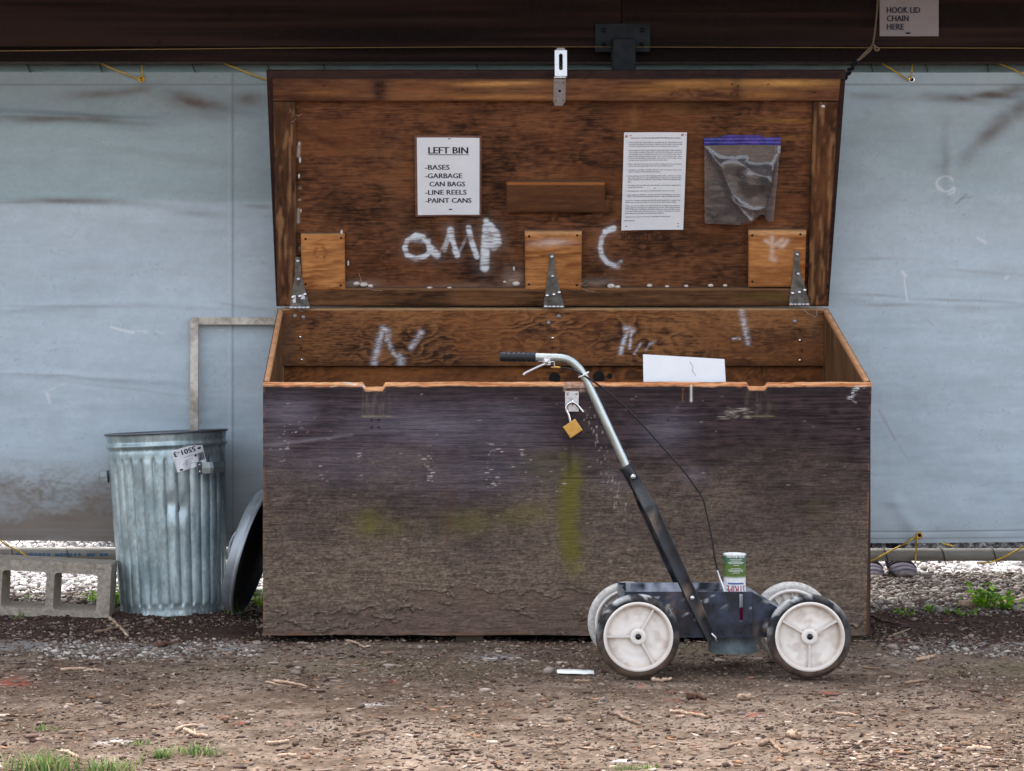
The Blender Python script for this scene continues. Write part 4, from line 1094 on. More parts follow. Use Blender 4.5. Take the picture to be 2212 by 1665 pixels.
def frame_board(px0, px1, py0, py1, thick, seed, dark, light, name='frame_board', horizontal=True, marks=None, taper=None, nb=None, contrast=1.0, mt=None):
    """board lying on the lid; its face covers px0..px1, py0..py1 of the picture (measured on the face)"""
    lo, hi = luv(px0, py1, thick), luv(px1, py0, thick)
    ul, ll = luv(px0 if taper is None else taper[0], py0, thick), luv(px1 if taper is None else taper[1], py0, thick)
    u00, v0 = luv(px0, py1, thick); u10, _ = luv(px1, py1, thick); u01, v1 = luv(taper[0] if taper else px0, py0, thick); u11, _ = luv(taper[1] if taper else px1, py0, thick)
    def fn(a, b_, n):
        l = u00 * (1 - b_) + u01 * b_; r_ = u10 * (1 - b_) + u11 * b_
        return lid_fn(l + a * (r_ - l), v0 + b_ * (v1 - v0), thick + np.asarray(n))
    W_, H_ = abs(u10 - u00), abs(v1 - v0)
    def col(a, b_):
        if horizontal: c = ply_col(a * W_, b_ * H_, seed, dark, light, su=0.8, sv=2.2, contrast=contrast)
        else: c = ply_col(b_ * H_, a * W_, seed, dark, light, su=0.8, sv=2.2, contrast=contrast)
        if marks:
            px, py = lpx(*[q for q in (u00 * (1 - b_) + u01 * b_ + a * ((u10 * (1 - b_) + u11 * b_) - (u00 * (1 - b_) + u01 * b_)), v0 + b_ * (v1 - v0))], thick)
            c = marks(px, py, c)
        e = np.minimum(np.minimum(a * W_, (1 - a) * W_), np.minimum(b_ * H_, (1 - b_) * H_))
        return mix(c, lin(dark) * 0.7, np.exp(-(e / 0.004) ** 2) * 0.35)
    na = max(8, int(W_ / 0.005)); nbb = max(8, int(H_ / 0.005))
    def disp(a, b_):
        e = np.minimum(np.minimum(a * W_, (1 - a) * W_), np.minimum(b_ * H_, (1 - b_) * H_))
        return -0.002 * np.exp(-(e / 0.002) ** 2) + 0.0008 * (fbm(a * W_ * 20, b_ * H_ * 120, 2, seed + 50) - 0.5)
    return slab(name, np.linspace(0, 1, na), np.linspace(0, 1, nbb), fn, thick + 0.004, col, mt or M_PLY, lid, dispfn=disp)

def top_marks(px, py, c):
    for cx, cy, rx, ry, am, cc in ((820, 192, 20, 30, .95, (44, 28, 24)), (1590, 190, 14, 30, .95, (58, 32, 26)), (1060, 182, 90, 5, .7, (206, 150, 90)), (700, 200, 60, 6, .4, (170, 112, 66)), (1080, 210, 140, 5, .5, (190, 132, 74)), (1700, 180, 110, 8, .75, (196, 148, 84)),
                               (1500, 182, 90, 10, .6, (182, 132, 72)), (1400, 196, 60, 10, .5, (160, 108, 60)), (1650, 204, 60, 8, .5, (160, 112, 60)), (900, 195, 60, 6, .4, (160, 100, 60)), (1120, 178, 60, 3, .6, (200, 150, 96))):
        c = mix(c, lin(cc), np.clip(1.25 * am * blob(px, py, cx, cy, rx, ry) * (0.45 + 0.9 * fbm(px / 30, py / 4, 3, 751)), 0, 1))
    for hx, hy in ((814, 184), (826, 196), (815, 204), (825, 180), (1582, 182), (1594, 186), (1581, 202), (1594, 204), (700, 186), (1000, 192), (1660, 182), (1760, 200), (1450, 204)):
        c = mix(c, lin((20, 12, 10)), np.exp(-(np.hypot(px - hx, py - hy) / 2.2) ** 4))
    return c
frame_board(590, 1812, 171, 218, 0.019, 761, (72, 42, 28), (132, 90, 60), marks=top_marks, taper=(588.5, 1816), contrast=1.0)
def stile_marks(px, py, c):
    w = sstep(.55, .72, fbm(px / 5, py / 60, 3, 757))
    return mix(c, lin((168, 124, 86)), w * .55)
frame_board(599, 641, 220, 660, 0.0185, 771, (54, 33, 22), (110, 74, 48), horizontal=False, taper=(590, 638), marks=stile_marks)
frame_board(1745, 1784, 220, 660, 0.0185, 775, (54, 32, 20), (118, 76, 46), horizontal=False, taper=(1757, 1811), marks=stile_marks)
def rail_marks(px, py, c):
    c = mix(c, lin((176, 130, 90)), (1 - sstep(624, 627, py)) * .7)
    return mix(c, lin((122, 98, 50)), 0.5 * blob(px, py, 1660, 640, 60, 12))
frame_board(643, 1743, 624, 661, 0.0185, 781, (54, 34, 22), (122, 84, 54), marks=rail_marks, contrast=1.1)
frame_board(1094, 1307, 394, 459, 0.022, 785, (66, 40, 24), (112, 72, 44), name='cross_batten', marks=lambda px, py, c: mix(c, lin((176, 110, 60)), (1 - sstep(397, 400, py)) * .8), contrast=0.6)
def pad_marks(kind):
    def f(px, py, c):
        c = mix(c, lin((222, 176, 126)), (1 - sstep(505, 509, py)) * 0.6)
        n = fbm(px / 12, py / 4, 3, 791)
        if kind == 'l':
            c = mix(c, lin((120, 62, 30)), .6 * np.exp(-((np.hypot(px - 692, py - 545) - 12) / 3) ** 2) * (n > .45))
            c = mix(c, lin((40, 20, 14)), np.exp(-(np.hypot(px - 700, py - 556) / 2.4) ** 2))
        if kind == 'm':
            c = mix(c, lin((222, 206, 200)), .7 * blob(px, py, 1195, 523, 40, 7) * (.4 + n) + .5 * blob(px, py, 1170, 530, 30, 5) * n)
        if kind == 'r':
            w = np.zeros_like(px)
            for pts in (((1655, 520), (1670, 530), (1690, 518)), ((1668, 512), (1668, 540), (1666, 558), (1674, 560)), ((1700, 520), (1690, 532), (1678, 528))):
                w = np.maximum(w, np.exp(-(segdist(px, py, pts) / 5) ** 2))
            c = mix(c, lin((226, 204, 190)), .75 * w * (.4 + n))
        return c
    return f
PADS = [(652, 746, 506, 626, 'l', (649.5, 744.5)), (1135, 1256, 500, 626, 'm', (1133.5, 1257)), (1617, 1738, 498, 620, 'r', (1617, 1742))]
for i, (a0_, a1_, b0_, b1_, kd, tp) in enumerate(PADS):
    frame_board(a0_, a1_, b0_, b1_, 0.0205, 801 + i * 7, (132, 78, 40), (202, 140, 84), name='hinge_pad', marks=pad_marks(kd), taper=tp, contrast=1.0)
    w_ = a1_ - a0_
    for sx_, sy_ in ((8, 10), (w_ - 9, 8), (8, b1_ - b0_ - 12), (w_ - 10, b1_ - b0_ - 10)):
        u, v = luv(a0_ + sx_, b0_ + sy_, 0.0205)
        MB().lathe([(0, 0.0008), (0.0036, 0.0006), (0.0042, 0)], lid_fn(u, v, 0.0205), EN, 10).build('pad_screw', M_HOLE, lid)

def strap_hinge(px, top, bot, seed, sticker=False):
    n0 = 0.0215
    (ut, vt), (ub, vb) = luv(px - 3, top, n0), luv(px + 1, bot - 4, n0)
    vm = vt - 0.06
    pts = [(ut - .0085, vt - .004), (ut - .005, vt), (ut + .005, vt), (ut + .0085, vt - .004), (ut + .0095 + 0.001, vm), (ub + .033, vb + 0.004), (ub + .033, vb), (ub - .033, vb), (ub - .033, vb + 0.004), (ut - .0095, vm)]
    h = MB().prism(pts[::-1], lid_fn, n0, n0 + 0.0028).build('strap_hinge', M_STRAP, lid)
    kn = MB()
    for k in range(5):
        u0 = ub - .033 + k * .0134
        kn.tube([lid_fn(u0 + 0.0006, vb - .0055, n0 + .004), lid_fn(u0 + .0128, vb - .0055, n0 + .004)], 0.0052 if k % 2 == 0 else 0.0045, 12)
    kn.build('knuckle', M_ZINC, lid)
    for fu, fv in ((0, .92), (0, .55), (-.45, .18), (.45, .24), (0.05, .2)):
        v = vb + fv * (vt - vb); u = ub + (ut - ub) * fv + fu * .045
        MB().lathe([(0, .0052), (.003, .0048), (.0032, .003), (.0055, .0026), (.0058, 0)], lid_fn(u, v, n0 + .0028), EN, 10).build('hinge_bolt', M_CHROME if fv < .3 else M_ZINC, lid)
    if sticker:
        mbq = MB(); s0 = lid_fn(np.array([ub - .022, ub - .012, ub - .012, ub - .022]), np.array([vb + .012, vb + .012, vb + .038, vb + .038]), n0 + .0034)
        mbq.add(s0, [(0, 1, 2, 3)]); s0 = lid_fn(np.array([ub + .004, ub + .018, ub + .018, ub + .004]), np.array([vb + .024, vb + .024, vb + .04, vb + .04]), n0 + .0034)
        mbq.add(s0, [(0, 1, 2, 3)]); mbq.build('price_sticker', M_PAPER, lid)
strap_hinge(646, 555, 664, 1, True)
strap_hinge(1195, 545, 662, 2)
strap_hinge(1725, 540, 657, 3)

# hasp on the top board
n0 = 0.0195
u, vlow = luv(1208, 228, n0); _, vk = luv(1208, 166, n0); _, vtop = luv(1211, 109, n0)
w_ = 0.0195
MB().prism([(u - w_ * .75, vlow), (u + w_ * .55, vlow), (u + w_ * .8, vlow + .010), (u + w_, vlow + .014), (u + w_, vk - .004), (u - w_, vk - .004), (u - w_, vlow + .014), (u - w_ * .9, vlow + .010)], lid_fn, n0, n0 + .0022).build('hasp_plate', M_ZINCDULL, lid)
MB().tube([lid_fn(u - w_, vk, n0 + .004), lid_fn(u + w_ + .001, vk, n0 + .004)], .0045, 12).build('hasp_pin', M_CHROME, lid)
for sx_, sv_ in ((-.6, .84), (.6, .84), (-.55, .2), (.6, .2)):
    MB().lathe([(0, .001), (.004, .0008), (.0046, 0)], lid_fn(u + sx_ * w_, vlow + sv_ * (vk - vlow), n0 + .0022), EN, 10).build('screw', M_STRAP, lid)
q = lid_fn(np.array([u - .004, u + .004, u + .004, u - .004]), np.array([.0, .0, .008, .008]) + (vlow + vk) / 2 - .002, n0 + .0024)
MB().add(q, [(0, 1, 2, 3)]).build('square_hole', M_HOLE, lid)
# swinging leaf with a real slot, tipped a little forward
uu = u + .003
def leaf_fn(a, b_, n):
    a, b_, n = np.broadcast_arrays(np.asarray(a, float), np.asarray(b_, float), np.asarray(n, float))
    base = lid_fn(uu, vk + .004, n0 + .005)
    ang = math.radians(-24)
    ev = EV * math.cos(ang) + EN * math.sin(ang); en = EN * math.cos(ang) - EV * math.sin(ang)
    return base + np.stack([a, a * 0, a * 0], -1) + b_[..., None] * ev + n[..., None] * en
Lf = (vtop - vk)
outer, inner = [], []
for k in range(24):
    t = 2 * PI * k / 24
    cxs, sn = math.cos(t), math.sin(t)
    inner.append((.0062 * cxs, Lf * .53 + .0062 * sn + (Lf * .24 if sn > 0 else -Lf * .24)))
    m_ = max(abs(cxs), abs(sn)); outer.append((w_ * cxs / m_, Lf * .5 + Lf * .5 * sn / m_ * (1 if sn < 0 else 0.93)))
V = [leaf_fn(a, b_, n) for n in (.0, .0022) for a, b_ in outer + inner]
F = []
for k in range(24):
    j = (k + 1) % 24
    F += [(k, j, 24 + j, 24 + k), (48 + k, 72 + k, 72 + j, 48 + j), (k, 48 + k, 48 + j, j), (24 + k, 24 + j, 72 + j, 72 + k)]
MB().add(V, F).build('hasp_leaf', M_ZINC, lid)
MB().prism([(-.016, Lf * .955), (.016, Lf * .955), (.011, Lf * 1.06), (-.011, Lf * 1.06)][::-1], leaf_fn, .0, .002).build('hasp_tip', M_ZINCDULL, lid)
u2, v2 = luv(1778, 230, .0185)
MB().lathe([(0, .004), (.004, .0035), (.006, .002), (.0065, 0)], lid_fn(u2, v2, .0185), EN, 12).build('screw', M_ZINC, lid)

# spider silk and cocoons along the lid's lower rail and corners
mb = MB(); r = random.Random(5)
for px, py, s_ in ((928, 622, 5.5), (971, 622, 4.5), (1320, 617, 7), (1334, 619, 5), (1403, 616, 5), (1441, 618, 3.5), (1482, 617, 4), (1535, 616, 5), (770, 612, 6), (786, 614, 7), (800, 617, 5), (1115, 612, 7), (1110, 580, 4), (752, 568, 4.5), (738, 503, 5.5), (648, 345, 5), (646, 380, 4), (1566, 616, 4),
                  (612, 656, 5), (845, 657, 5), (1250, 560, 3), (650, 455, 3), (646, 310, 3.5), (1090, 608, 3)):
    uc, vc = luv(px, py, .004)
    c = lid_fn(uc, vc, .006); rr_ = s_ * .0015
    mb.ball(c, rr_, n=8, k=5, sq=(1.3 if py > 600 else .6, .7, .75 if py > 600 else 1.4))
for _ in range(26):
    px, py = r.choice([(612, 690), (625, 720), (1760, 690), (1745, 670), (640, 245), (1250, 615), (790, 614)])
    u, v = luv(px + r.gauss(0, 14), py + r.gauss(0, 10), .02)
    a = lid_fn(u, max(v, .0), .02); bq = a + np.array((r.gauss(0, .02), -abs(r.gauss(0, .01)), r.gauss(0, .02)))
    mb.tube([a, (a + bq) / 2 + (0, 0, -.004), bq], .0005, 3, caps=False)
mb.build('spider_silk', M_FLUFF, lid, kind='stuff')
# faded upside down stamp
mb = MB()
(ua, va), (ub_, vb_) = luv(1449, 503, .001), luv(1340, 521, .001)
def flip_fn(a, b_, n): return lid_fn(ua - a, va - b_, n)
put_text(mb, 'COFI FLOOR', 0, ua - ub_, 0, va - vb_, flip_fn, 0.0)
q = lid_fn(np.array([ub_ + .02, ua, ua, ub_ + .02]), np.array([vb_ - .008, vb_ - .008, vb_ - .006, vb_ - .006]), 0.0)
mb.add(q, [(0, 1, 2, 3)]); mb.build('stamp_lettering', M_STAMP, lid)

# ---- papers and bag hanging on the lid
def quad_fn(corners, n0, bow=0.0):
    """corners TL TR BR BL in picture px -> mapping (s 0..1, t 0..1 down, n) on the lid"""
    Cn = [luv(x, y, n0) for x, y in corners]
    def fn(s, t, n):
        s, t, n = np.broadcast_arrays(np.asarray(s, float), np.asarray(t, float), np.asarray(n, float))
        u = (Cn[0][0] * (1 - s) + Cn[1][0] * s) * (1 - t) + (Cn[3][0] * (1 - s) + Cn[2][0] * s) * t
        v = (Cn[0][1] * (1 - s) + Cn[1][1] * s) * (1 - t) + (Cn[3][1] * (1 - s) + Cn[2][1] * s) * t
        return lid_fn(u, v, n0 + n + bow * (np.sin(PI * t) * .4 + (np.abs(s - .5) * 2) ** 2 * .6))
    return fn
def paper_corners(src, x0, y0, k):                 # from a zoomed crop to picture px
    return [((x0 + x * k) / 1.8137, (y0 + y * k) / 1.8137) for x, y in src]
k1 = 300 / 1249
lam = paper_corners([(98, 122), (1192, 128), (1190, 1440), (115, 1448)], 1600, 500, k1)
inn = paper_corners([(137, 156), (1162, 152), (1156, 1410), (148, 1418)], 1600, 500, k1)
lb = thing('laminated_sign', 'laminated white sign reading left bin, stapled inside the lid', 'sign', lid_fn(*luv(968, 466), .01))
fl = quad_fn(lam, .003, .005)
def fi(s_, t_, n):
    return fl(.036 + .934 * np.asarray(s_, float), .0255 + .9535 * np.asarray(t_, float), np.asarray(n, float) + .0012)
def sheet_np(name, fn, disp, n_s, n_t, m, parent):
    S_, T_ = np.meshgrid(np.linspace(0, 1, n_s), np.linspace(0, 1, n_t), indexing='ij')
    V = fn(S_, T_, disp(S_, T_)).reshape(-1, 3); idx = np.arange(n_s * n_t).reshape(n_s, n_t)
    return link(name, V, np.stack([idx[:-1, :-1], idx[:-1, 1:], idx[1:, 1:], idx[1:, :-1]], -1).reshape(-1, 4), m, parent, None, True)
zero = lambda s_, t_: 0 * s_
sheet_np('laminate', fl, zero, 24, 24, M_LAMI, lb)
sheet_np('sheet', fi, zero, 24, 24, M_PAPER, lb)
mb = MB()
ZX = lambda x, y: ((x - 140) / (1160 - 140), (y - 155) / (1414 - 155))
def lrow(t, x0, x1, yb, yt, bold=.0035):
    s0, tb = ZX(x0, yb); s1, tt = ZX(x1, yt)
    put_text(mb, t, s0, s1, tb, tt, fi, .0006, bold=bold)
lrow('LEFT BIN', 328, 972, 410, 300, .005)
lrow('-BASES', 270, 668, 672, 590); lrow('-GARBAGE', 270, 876, 810, 727); lrow('CAN BAGS', 340, 922, 944, 862); lrow('-LINE REELS', 270, 946, 1080, 998); lrow('-PAINT CANS', 270, 1027, 1214, 1132)
for x0, x1, y0, y1 in ((318, 985, 423, 432), (650, 695, 166, 182), (658, 708, 1314, 1334)):
    a, b_ = ZX(x0, y0); c_, d_ = ZX(x1, y1)
    mb.add(fi(np.array([a, c_, c_, a]), np.array([d_, d_ if y1 != 182 else d_ - .004, b_, b_]), .0007), [(0, 1, 2, 3)])
mb.build('lettering', M_INK, lb)

k2 = 300 / 1189
rc = paper_corners([(98, 70), (1075, 70), (1015, 1580), (55, 1592)], 2420, 500, k2)
rl = thing('rules_notice', 'white typed sheet of field maintenance rules pinned inside the lid', 'notice', lid_fn(*luv(1410, 497), .01))
fr = quad_fn(rc, .003, .004)
sheet_np('sheet', fr, zero, 24, 32, M_PAPER, rl)
mb = MB()
for yb, num, t, s0, s1 in RULES:
    tc = (yb - 70) / 1515; cap = .0098 if num != 'T' else .0115
    put_text(mb, t, s0, s1, tc + cap / 2 + .001, tc - cap / 2, fr, .0006, bold=.0011 if num in ('T',) or t.startswith('Bill') else .0006)
    if num and num != 'T': put_text(mb, num, .052, .068, tc + cap / 2, tc - cap / 2, fr, .0006)
for s0, t0 in ((.09, .03), (.965, .022), (.06, .955), (.9, .935), (.9, .965), (.5, .566)):
    mb.add(fr(np.array([s0, s0 + .03, s0 + .028, s0 + .004]), np.array([t0, t0 - .002, t0 + .006, t0 + .005]), .0006), [(0, 1, 2, 3)])
mb.build('lettering', M_INK, rl)
for s0, t0 in ((.04, .038), (.93, .024)):
    MB().lathe([(0, .0015), (.004, .001), (.005, 0)], fr(s0, t0, .0004), EN, 12, col=lin((200, 120, 120))).build('pin', pm('pink pin', (206, 150, 150), rough=.4), rl)

bg_ = thing('plastic_bag', 'empty clear zip bag with purple strip hung on the lid', 'plastic bag', lid_fn(*luv(1600, 480), .01))
k3 = 350 / 1534
bc = paper_corners([(40, 205), (1345, 205), (1225, 1545), (45, 1552)], 2750, 520, k3)
fb = quad_fn(bc, .004)
def bag_disp(s, t):
    d = .010 * np.sin(PI * np.clip(s, 0, 1)) * sstep(0, .5, t)
    x, y = 40 + s * 1300, 205 + t * 1345
    for pts, a, w in ((((60, 230), (330, 560), (560, 1120), (890, 1510)), .012, 60), (((1330, 310), (1230, 560), (1190, 800), (1130, 1390)), .016, 70), (((700, 520), (1190, 800)), .008, 60), (((560, 1120), (1050, 1400)), .007, 50), (((220, 450), (740, 450)), .005, 40), (((800, 820), (1100, 920)), .006, 50)):
        d = d + a * np.exp(-(segdist(x, y, pts) / w))
    tt = t - .10 * (s - .5)
    d = d + .020 * sstep(.20, .36, tt) * (1 - sstep(.36, .66, tt)) * sstep(.42, .62, s) * (1 - sstep(.88, .95, s))
    d = d + .007 * sstep(.17, .22, t) * (1 - sstep(.22, .4, t)) * sstep(.14, .2, s) * (1 - sstep(.5, .6, s))
    return d + .004 * (fbm(s * 7, t * 9, 3, 901) - .5)
def bag_fn(s, t, n):
    lower = 1 - .10 * sstep(.62, .84, s) * (1 - sstep(.84, .93, s)) - 0.02 * sstep(.5, .62, s)
    return fb(s, t * lower, n)
sheet_np('front_film', bag_fn, lambda s, t: .004 + 1.4 * bag_disp(s, t), 80, 90, M_BAG, bg_)
sheet_np('back_film', bag_fn, lambda s, t: .001 + .004 * (fbm(s * 5, t * 6, 3, 905) - .4), 30, 30, M_BAG, bg_)
zc = paper_corners([(38, 85), (1355, 78), (1345, 208), (40, 208)], 2750, 520, k3)
fz = quad_fn(zc, .008)
slab('zip_strip', np.linspace(0, 1, 40), np.linspace(0, 1, 12), lambda a, b_, n: fz(a, b_, n), .003, flatcol((78, 60, 150)), M_ZIP, bg_, dispfn=lambda a, b_: .0018 * np.exp(-((b_ - .3) / .08) ** 2) + .0018 * np.exp(-((b_ - .75) / .08) ** 2) + .002 * np.sin(a * 7))
lc = paper_corners([(310, 70), (420, 38), (1010, 40), (1060, 76)], 2750, 520, k3)
mb = MB(); mb.add([lid_fn(*luv(x, y, .004), .004) for x, y in lc], [(3, 2, 1, 0)]); mb.build('back_lip', M_ZIP, bg_)

# ---- padlock
pl = thing('padlock', 'open brass padlock hanging from the staple on the bin front', 'padlock', P(1237, 947, YF - .03))
YP = YF - 0.018
pc = P(1237, 925.5, YP); pa = math.radians(34)
def pad_fn(a, b_, n):
    return np.array((pc[0] + a * math.cos(pa) - b_ * math.sin(pa), YP - n, pc[2] + a * math.sin(pa) + b_ * math.cos(pa)))
bm = bmesh.new(); bmesh.ops.create_cube(bm, size=1)
for v in bm.verts: v.co = Vector((v.co.x * .045, v.co.y * .042, v.co.z * .018))
bmesh.ops.bevel(bm, geom=bm.edges[:], offset=.0022, segments=2, affect='EDGES', profile=.5)
bm.verts.index_update()
MB().add([pad_fn(v.co.x, v.co.y, v.co.z) for v in bm.verts], [[v.index for v in f.verts] for f in bm.faces]).build('body', M_BRASS, pl); bm.free()
sh = [pad_fn(.004, .018, 0), P(1228.5, 897, YP), P(1223.5, 886, YP), P(1224, 878, YP), P(1229, 871, YP - .002), P(1236.5, 868.5, YP - .002), P(1243, 871, YP - .002), P(1250, 878, YP), P(1256, 885, YP), P(1260, 890, YP)]
MB().tube(smooth_path(sh, 6), .0042, 10).build('shackle', M_CHROME, pl)

# ---- sheet of card standing in the bin
mb = MB()
Vc = []
na_, nb_ = 14, 6
cc = [P(1389, 765, 7.205), P(1565, 775.5, 7.21), P(1571, 880, 7.20), P(1391, 880, 7.195)]
for y_off in (0, .0012):
    for i in range(na_):
        for j in range(nb_):
            s_, t_ = i / (na_ - 1), j / (nb_ - 1)
            q = (cc[0] * (1 - s_) + cc[1] * s_) * (1 - t_) + (cc[3] * (1 - s_) + cc[2] * s_) * t_
            q = q + np.array((0, .004 * math.sin(s_ * 3) + y_off, 0)); Vc.append(q)
F = []
for o_ in (0, na_ * nb_):
    for i in range(na_ - 1):
        for j in range(nb_ - 1):
            F.append((o_ + i * nb_ + j, o_ + (i + 1) * nb_ + j, o_ + (i + 1) * nb_ + j + 1, o_ + i * nb_ + j + 1))
card = MB().add(Vc, F, smooth=True).build('paper_card', M_PAPER, None, 'blank white card sticking up out of the bin', 'card')
mbk = MB(); mbk.tube([P(1490, 780, 7.1985), P(1497, 792, 7.1985), P(1495, 800, 7.1985), P(1503, 811, 7.1985)], .0007, 5)
mbk.build('ink_scribble', M_STRAP, card)

# ------------------------------------------------------------------ LINE STRIPER
ls = thing('line_striper', 'four wheeled field line marking cart with white wheels and long handle', 'line marker', (0.82, 6.52, 0))
WX = [(1378 - CX) * 6.38 / FPX, (1748 - CX) * 6.38 / FPX]
WR = 0.1125
def wheel(x, y, face, near, seed, rot):
    """face -1: outer disc looks at the camera"""
    r = random.Random(seed)
    c = np.array((x, y, WR))
    w = thing_part = None
    prof = [(.088, -.018), (.098, -.0195), (.1075, -.018), (.1115, -.012), (WR, -.004), (WR, .004), (.1115, .012), (.1075, .018), (.098, .0195), (.088, .018)]
    mb_ = MB(); n = 72
    V = []; Cc = []
    for rr_, h in prof:
        for j in range(n):
            t = 2 * PI * j / n
            V.append((c[0] + rr_ * math.cos(t), c[1] + h, c[2] + rr_ * math.sin(t)))
    F = [(i * n + j, (i + 1) * n + j, (i + 1) * n + (j + 1) % n, i * n + (j + 1) % n) for i in range(len(prof) - 1) for j in range(n)]
    V = np.array(V); ang = np.arctan2(V[:, 2] - c[2], V[:, 0] - c[0]); rad = np.hypot(V[:, 2] - c[2], V[:, 0] - c[0])
    nz = fbm(ang * 5 + seed, V[:, 1] * 160 + rad * 60, 3, seed)
    dirt = sstep(.48, .68, nz) * (.35 if near else .7)
    C = mix(np.broadcast_to(lin((24, 25, 30)), (len(V), 3)), lin((112, 104, 98)), dirt)
    C = mix(C, lin((206, 206, 206)), sstep(.45, .6, fbm(ang * 7, rad * 90, 3, seed + 3)) * np.clip(np.sin(ang - .3), 0, 1) * sstep(.10, .11, rad) * (.7 if near else .9))
    C = mix(C, lin((112, 84, 64)), np.clip(-np.sin(ang) + .2, 0, 1) * .5 * sstep(.3, .6, nz + .1))
    if not near: C = mix(C, lin((206, 201, 194)), .8)
    mb_.add(V, F, C, True)
    ty = mb_.build('wheel', M_RUBBER, ls, label='white spoked wheel with black tyre, ' + ('near side' if near else 'far side'))
    # rim, web, hub
    f = face
    def plast(name, prof, n=64, d0=.35):
        m2 = MB(); V = []
        for rr_, h in prof:
            for j in range(n):
                t = 2 * PI * j / n
                V.append((c[0] + rr_ * math.cos(t), c[1] + f * h, c[2] + rr_ * math.sin(t)))
        V = np.array(V); F = [(i * n + j, (i + 1) * n + j, (i + 1) * n + (j + 1) % n, i * n + (j + 1) % n)[::(1 if f > 0 else -1)] for i in range(len(prof) - 1) for j in range(n)]
        rad = np.hypot(V[:, 2] - c[2], V[:, 0] - c[0])
        nz = fbm((V[:, 0] - c[0]) * 40 + seed, (V[:, 2] - c[2]) * 40, 4, seed + 9)
        an_ = np.arctan2(V[:, 2] - c[2], V[:, 0] - c[0]) - rot; sp_ = np.abs(np.sin(1.5 * ((an_ + PI) % (2 * PI)) ))
        dsp = np.min([np.abs(np.sin((an_ - k * 2 * PI / 3) / 2)) * 2 * rad for k in range(3)], axis=0)  # web darkened along each spoke: shading painted in with the grime
        C = mix(np.broadcast_to(lin((238, 232, 225)), (len(V), 3)), lin((164, 140, 120)), (.5 * np.exp(-(dsp / .006) ** 2) if name == 'web' else 0) + np.clip(sstep(.50, .74, nz) * d0 * .7 + .42 * np.exp(-((rad - .083) / .006) ** 2) + .2 * np.exp(-((rad - .025) / .005) ** 2), 0, .8))
        m2.add(V, F, C, True); return m2.build(name, M_WHEEL, ty)
    plast('rim', [(.0835, -.006), (.0835, .016), (.086, .0205), (.092, .0205), (.0945, .017), (.0945, .0)], d0=.2)
    plast('web', [(.012, .0015)] + [(q, .0015 + .0006 * math.sin(q * 300)) for q in np.linspace(.016, .084, 14)], d0=.55)
    plast('hub', [(.0, .0155), (.007, .0155), (.0075, .0165), (.020, .0165), (.0215, .0145), (.0215, .004)], 40, .2)
    for k in range(3):
        t = rot + k * 2 * PI / 3
        d = np.array((math.cos(t), 0, math.sin(t))); s_ = np.array((-math.sin(t), 0, math.cos(t)))
        V = []
        for rr_, h in ((.019, .0145), (.0845, .0145)):
            for ss, hh in ((-.0034, .0005), (-.0024, h), (.0024, h), (.0034, .0005)):
                V.append(c + d * rr_ + s_ * ss + np.array((0, f * hh, 0)))
        MB().add(V, [(0, 1, 5, 4), (1, 2, 6, 5), (2, 3, 7, 6)], lin((222, 216, 210))).build('spoke', M_WHEEL, ty)
    MB().lathe([(0, .024), (.0052, .0235), (.0058, .017), (.0085, .0168)], c, (0, f, 0), 8).build('axle_end', M_CABLE, ty)
    if not near:        # inner ribs of the far wheels
        mbr = MB()
        for k in range(20):
            t = 2 * PI * k / 20; d = np.array((math.cos(t), 0, math.sin(t))); s_ = np.array((-math.sin(t), 0, math.cos(t)))
            V = [c + d * rr_ + s_ * ss + np.array((0, -hh, 0)) for rr_ in (.055, .085) for ss in (-.0012, .0012) for hh in (-.002, .014)]
            mbr.add(V, [(0, 1, 3, 2), (4, 6, 7, 5), (0, 4, 5, 1), (2, 3, 7, 6), (1, 5, 7, 3)], lin((206, 196, 186)))
        mbr.build('rib', M_WHEEL, ty)
wheel(WX[0], 6.385, -1, True, 31, PI)
wheel(WX[1], 6.385, -1, True, 37, -PI / 2)
wheel(WX[0], 6.685, -1, False, 41, .4)
wheel(WX[1], 6.685, -1, False, 47, 1.2)
for x in WX:
    MB().tube([(x, 6.365, WR), (x, 6.70, WR)], .006, 10).build('axle', M_CABLE, ls)

# side plates with the slot
YN, YFAR = 6.425, 6.650
xA, xB, xC, xD = WX[0] - .03, (1624 - CX) * YN / FPX, WX[1] - .028, (1648 - CX) * YN / FPX
z0_, z1_ = .103, .2265
def body_col(V, seed, over=0.0):
    n = fbm(V[:, 0] * 30, V[:, 2] * 30 + V[:, 1] * 50, 4, seed); n2 = fbm(V[:, 0] * 110, V[:, 2] * 60, 3, seed + 3)
    C = mix(np.broadcast_to(lin((26, 30, 40)), (len(V), 3)), lin((48, 56, 74)), sstep(.35, .7, n))
    C = mix(C, lin((128, 96, 76)), np.clip(blob(V[:, 0], V[:, 2], WX[0] + .100, .17, .022, .06), 0, 1) * sstep(.4, .6, n2) * .55)
    C = mix(C, lin((140, 118, 100)), blob(V[:, 0], V[:, 2], .935, .125, .02, .03) * sstep(.4, .6, n2) * .8)
    C = mix(C, lin((196, 198, 202)), sstep(.73, .79, n2) * .6)
    C = mix(C, lin((176, 180, 192)), over * sstep(.25, .6, n))
    return C
slx0, slx1, slz0, slz1 = (1597.5 - CX) * YN / FPX, (1605 - CX) * YN / FPX, P(0, 1343, YN)[2], P(0, 1283, YN)[2]
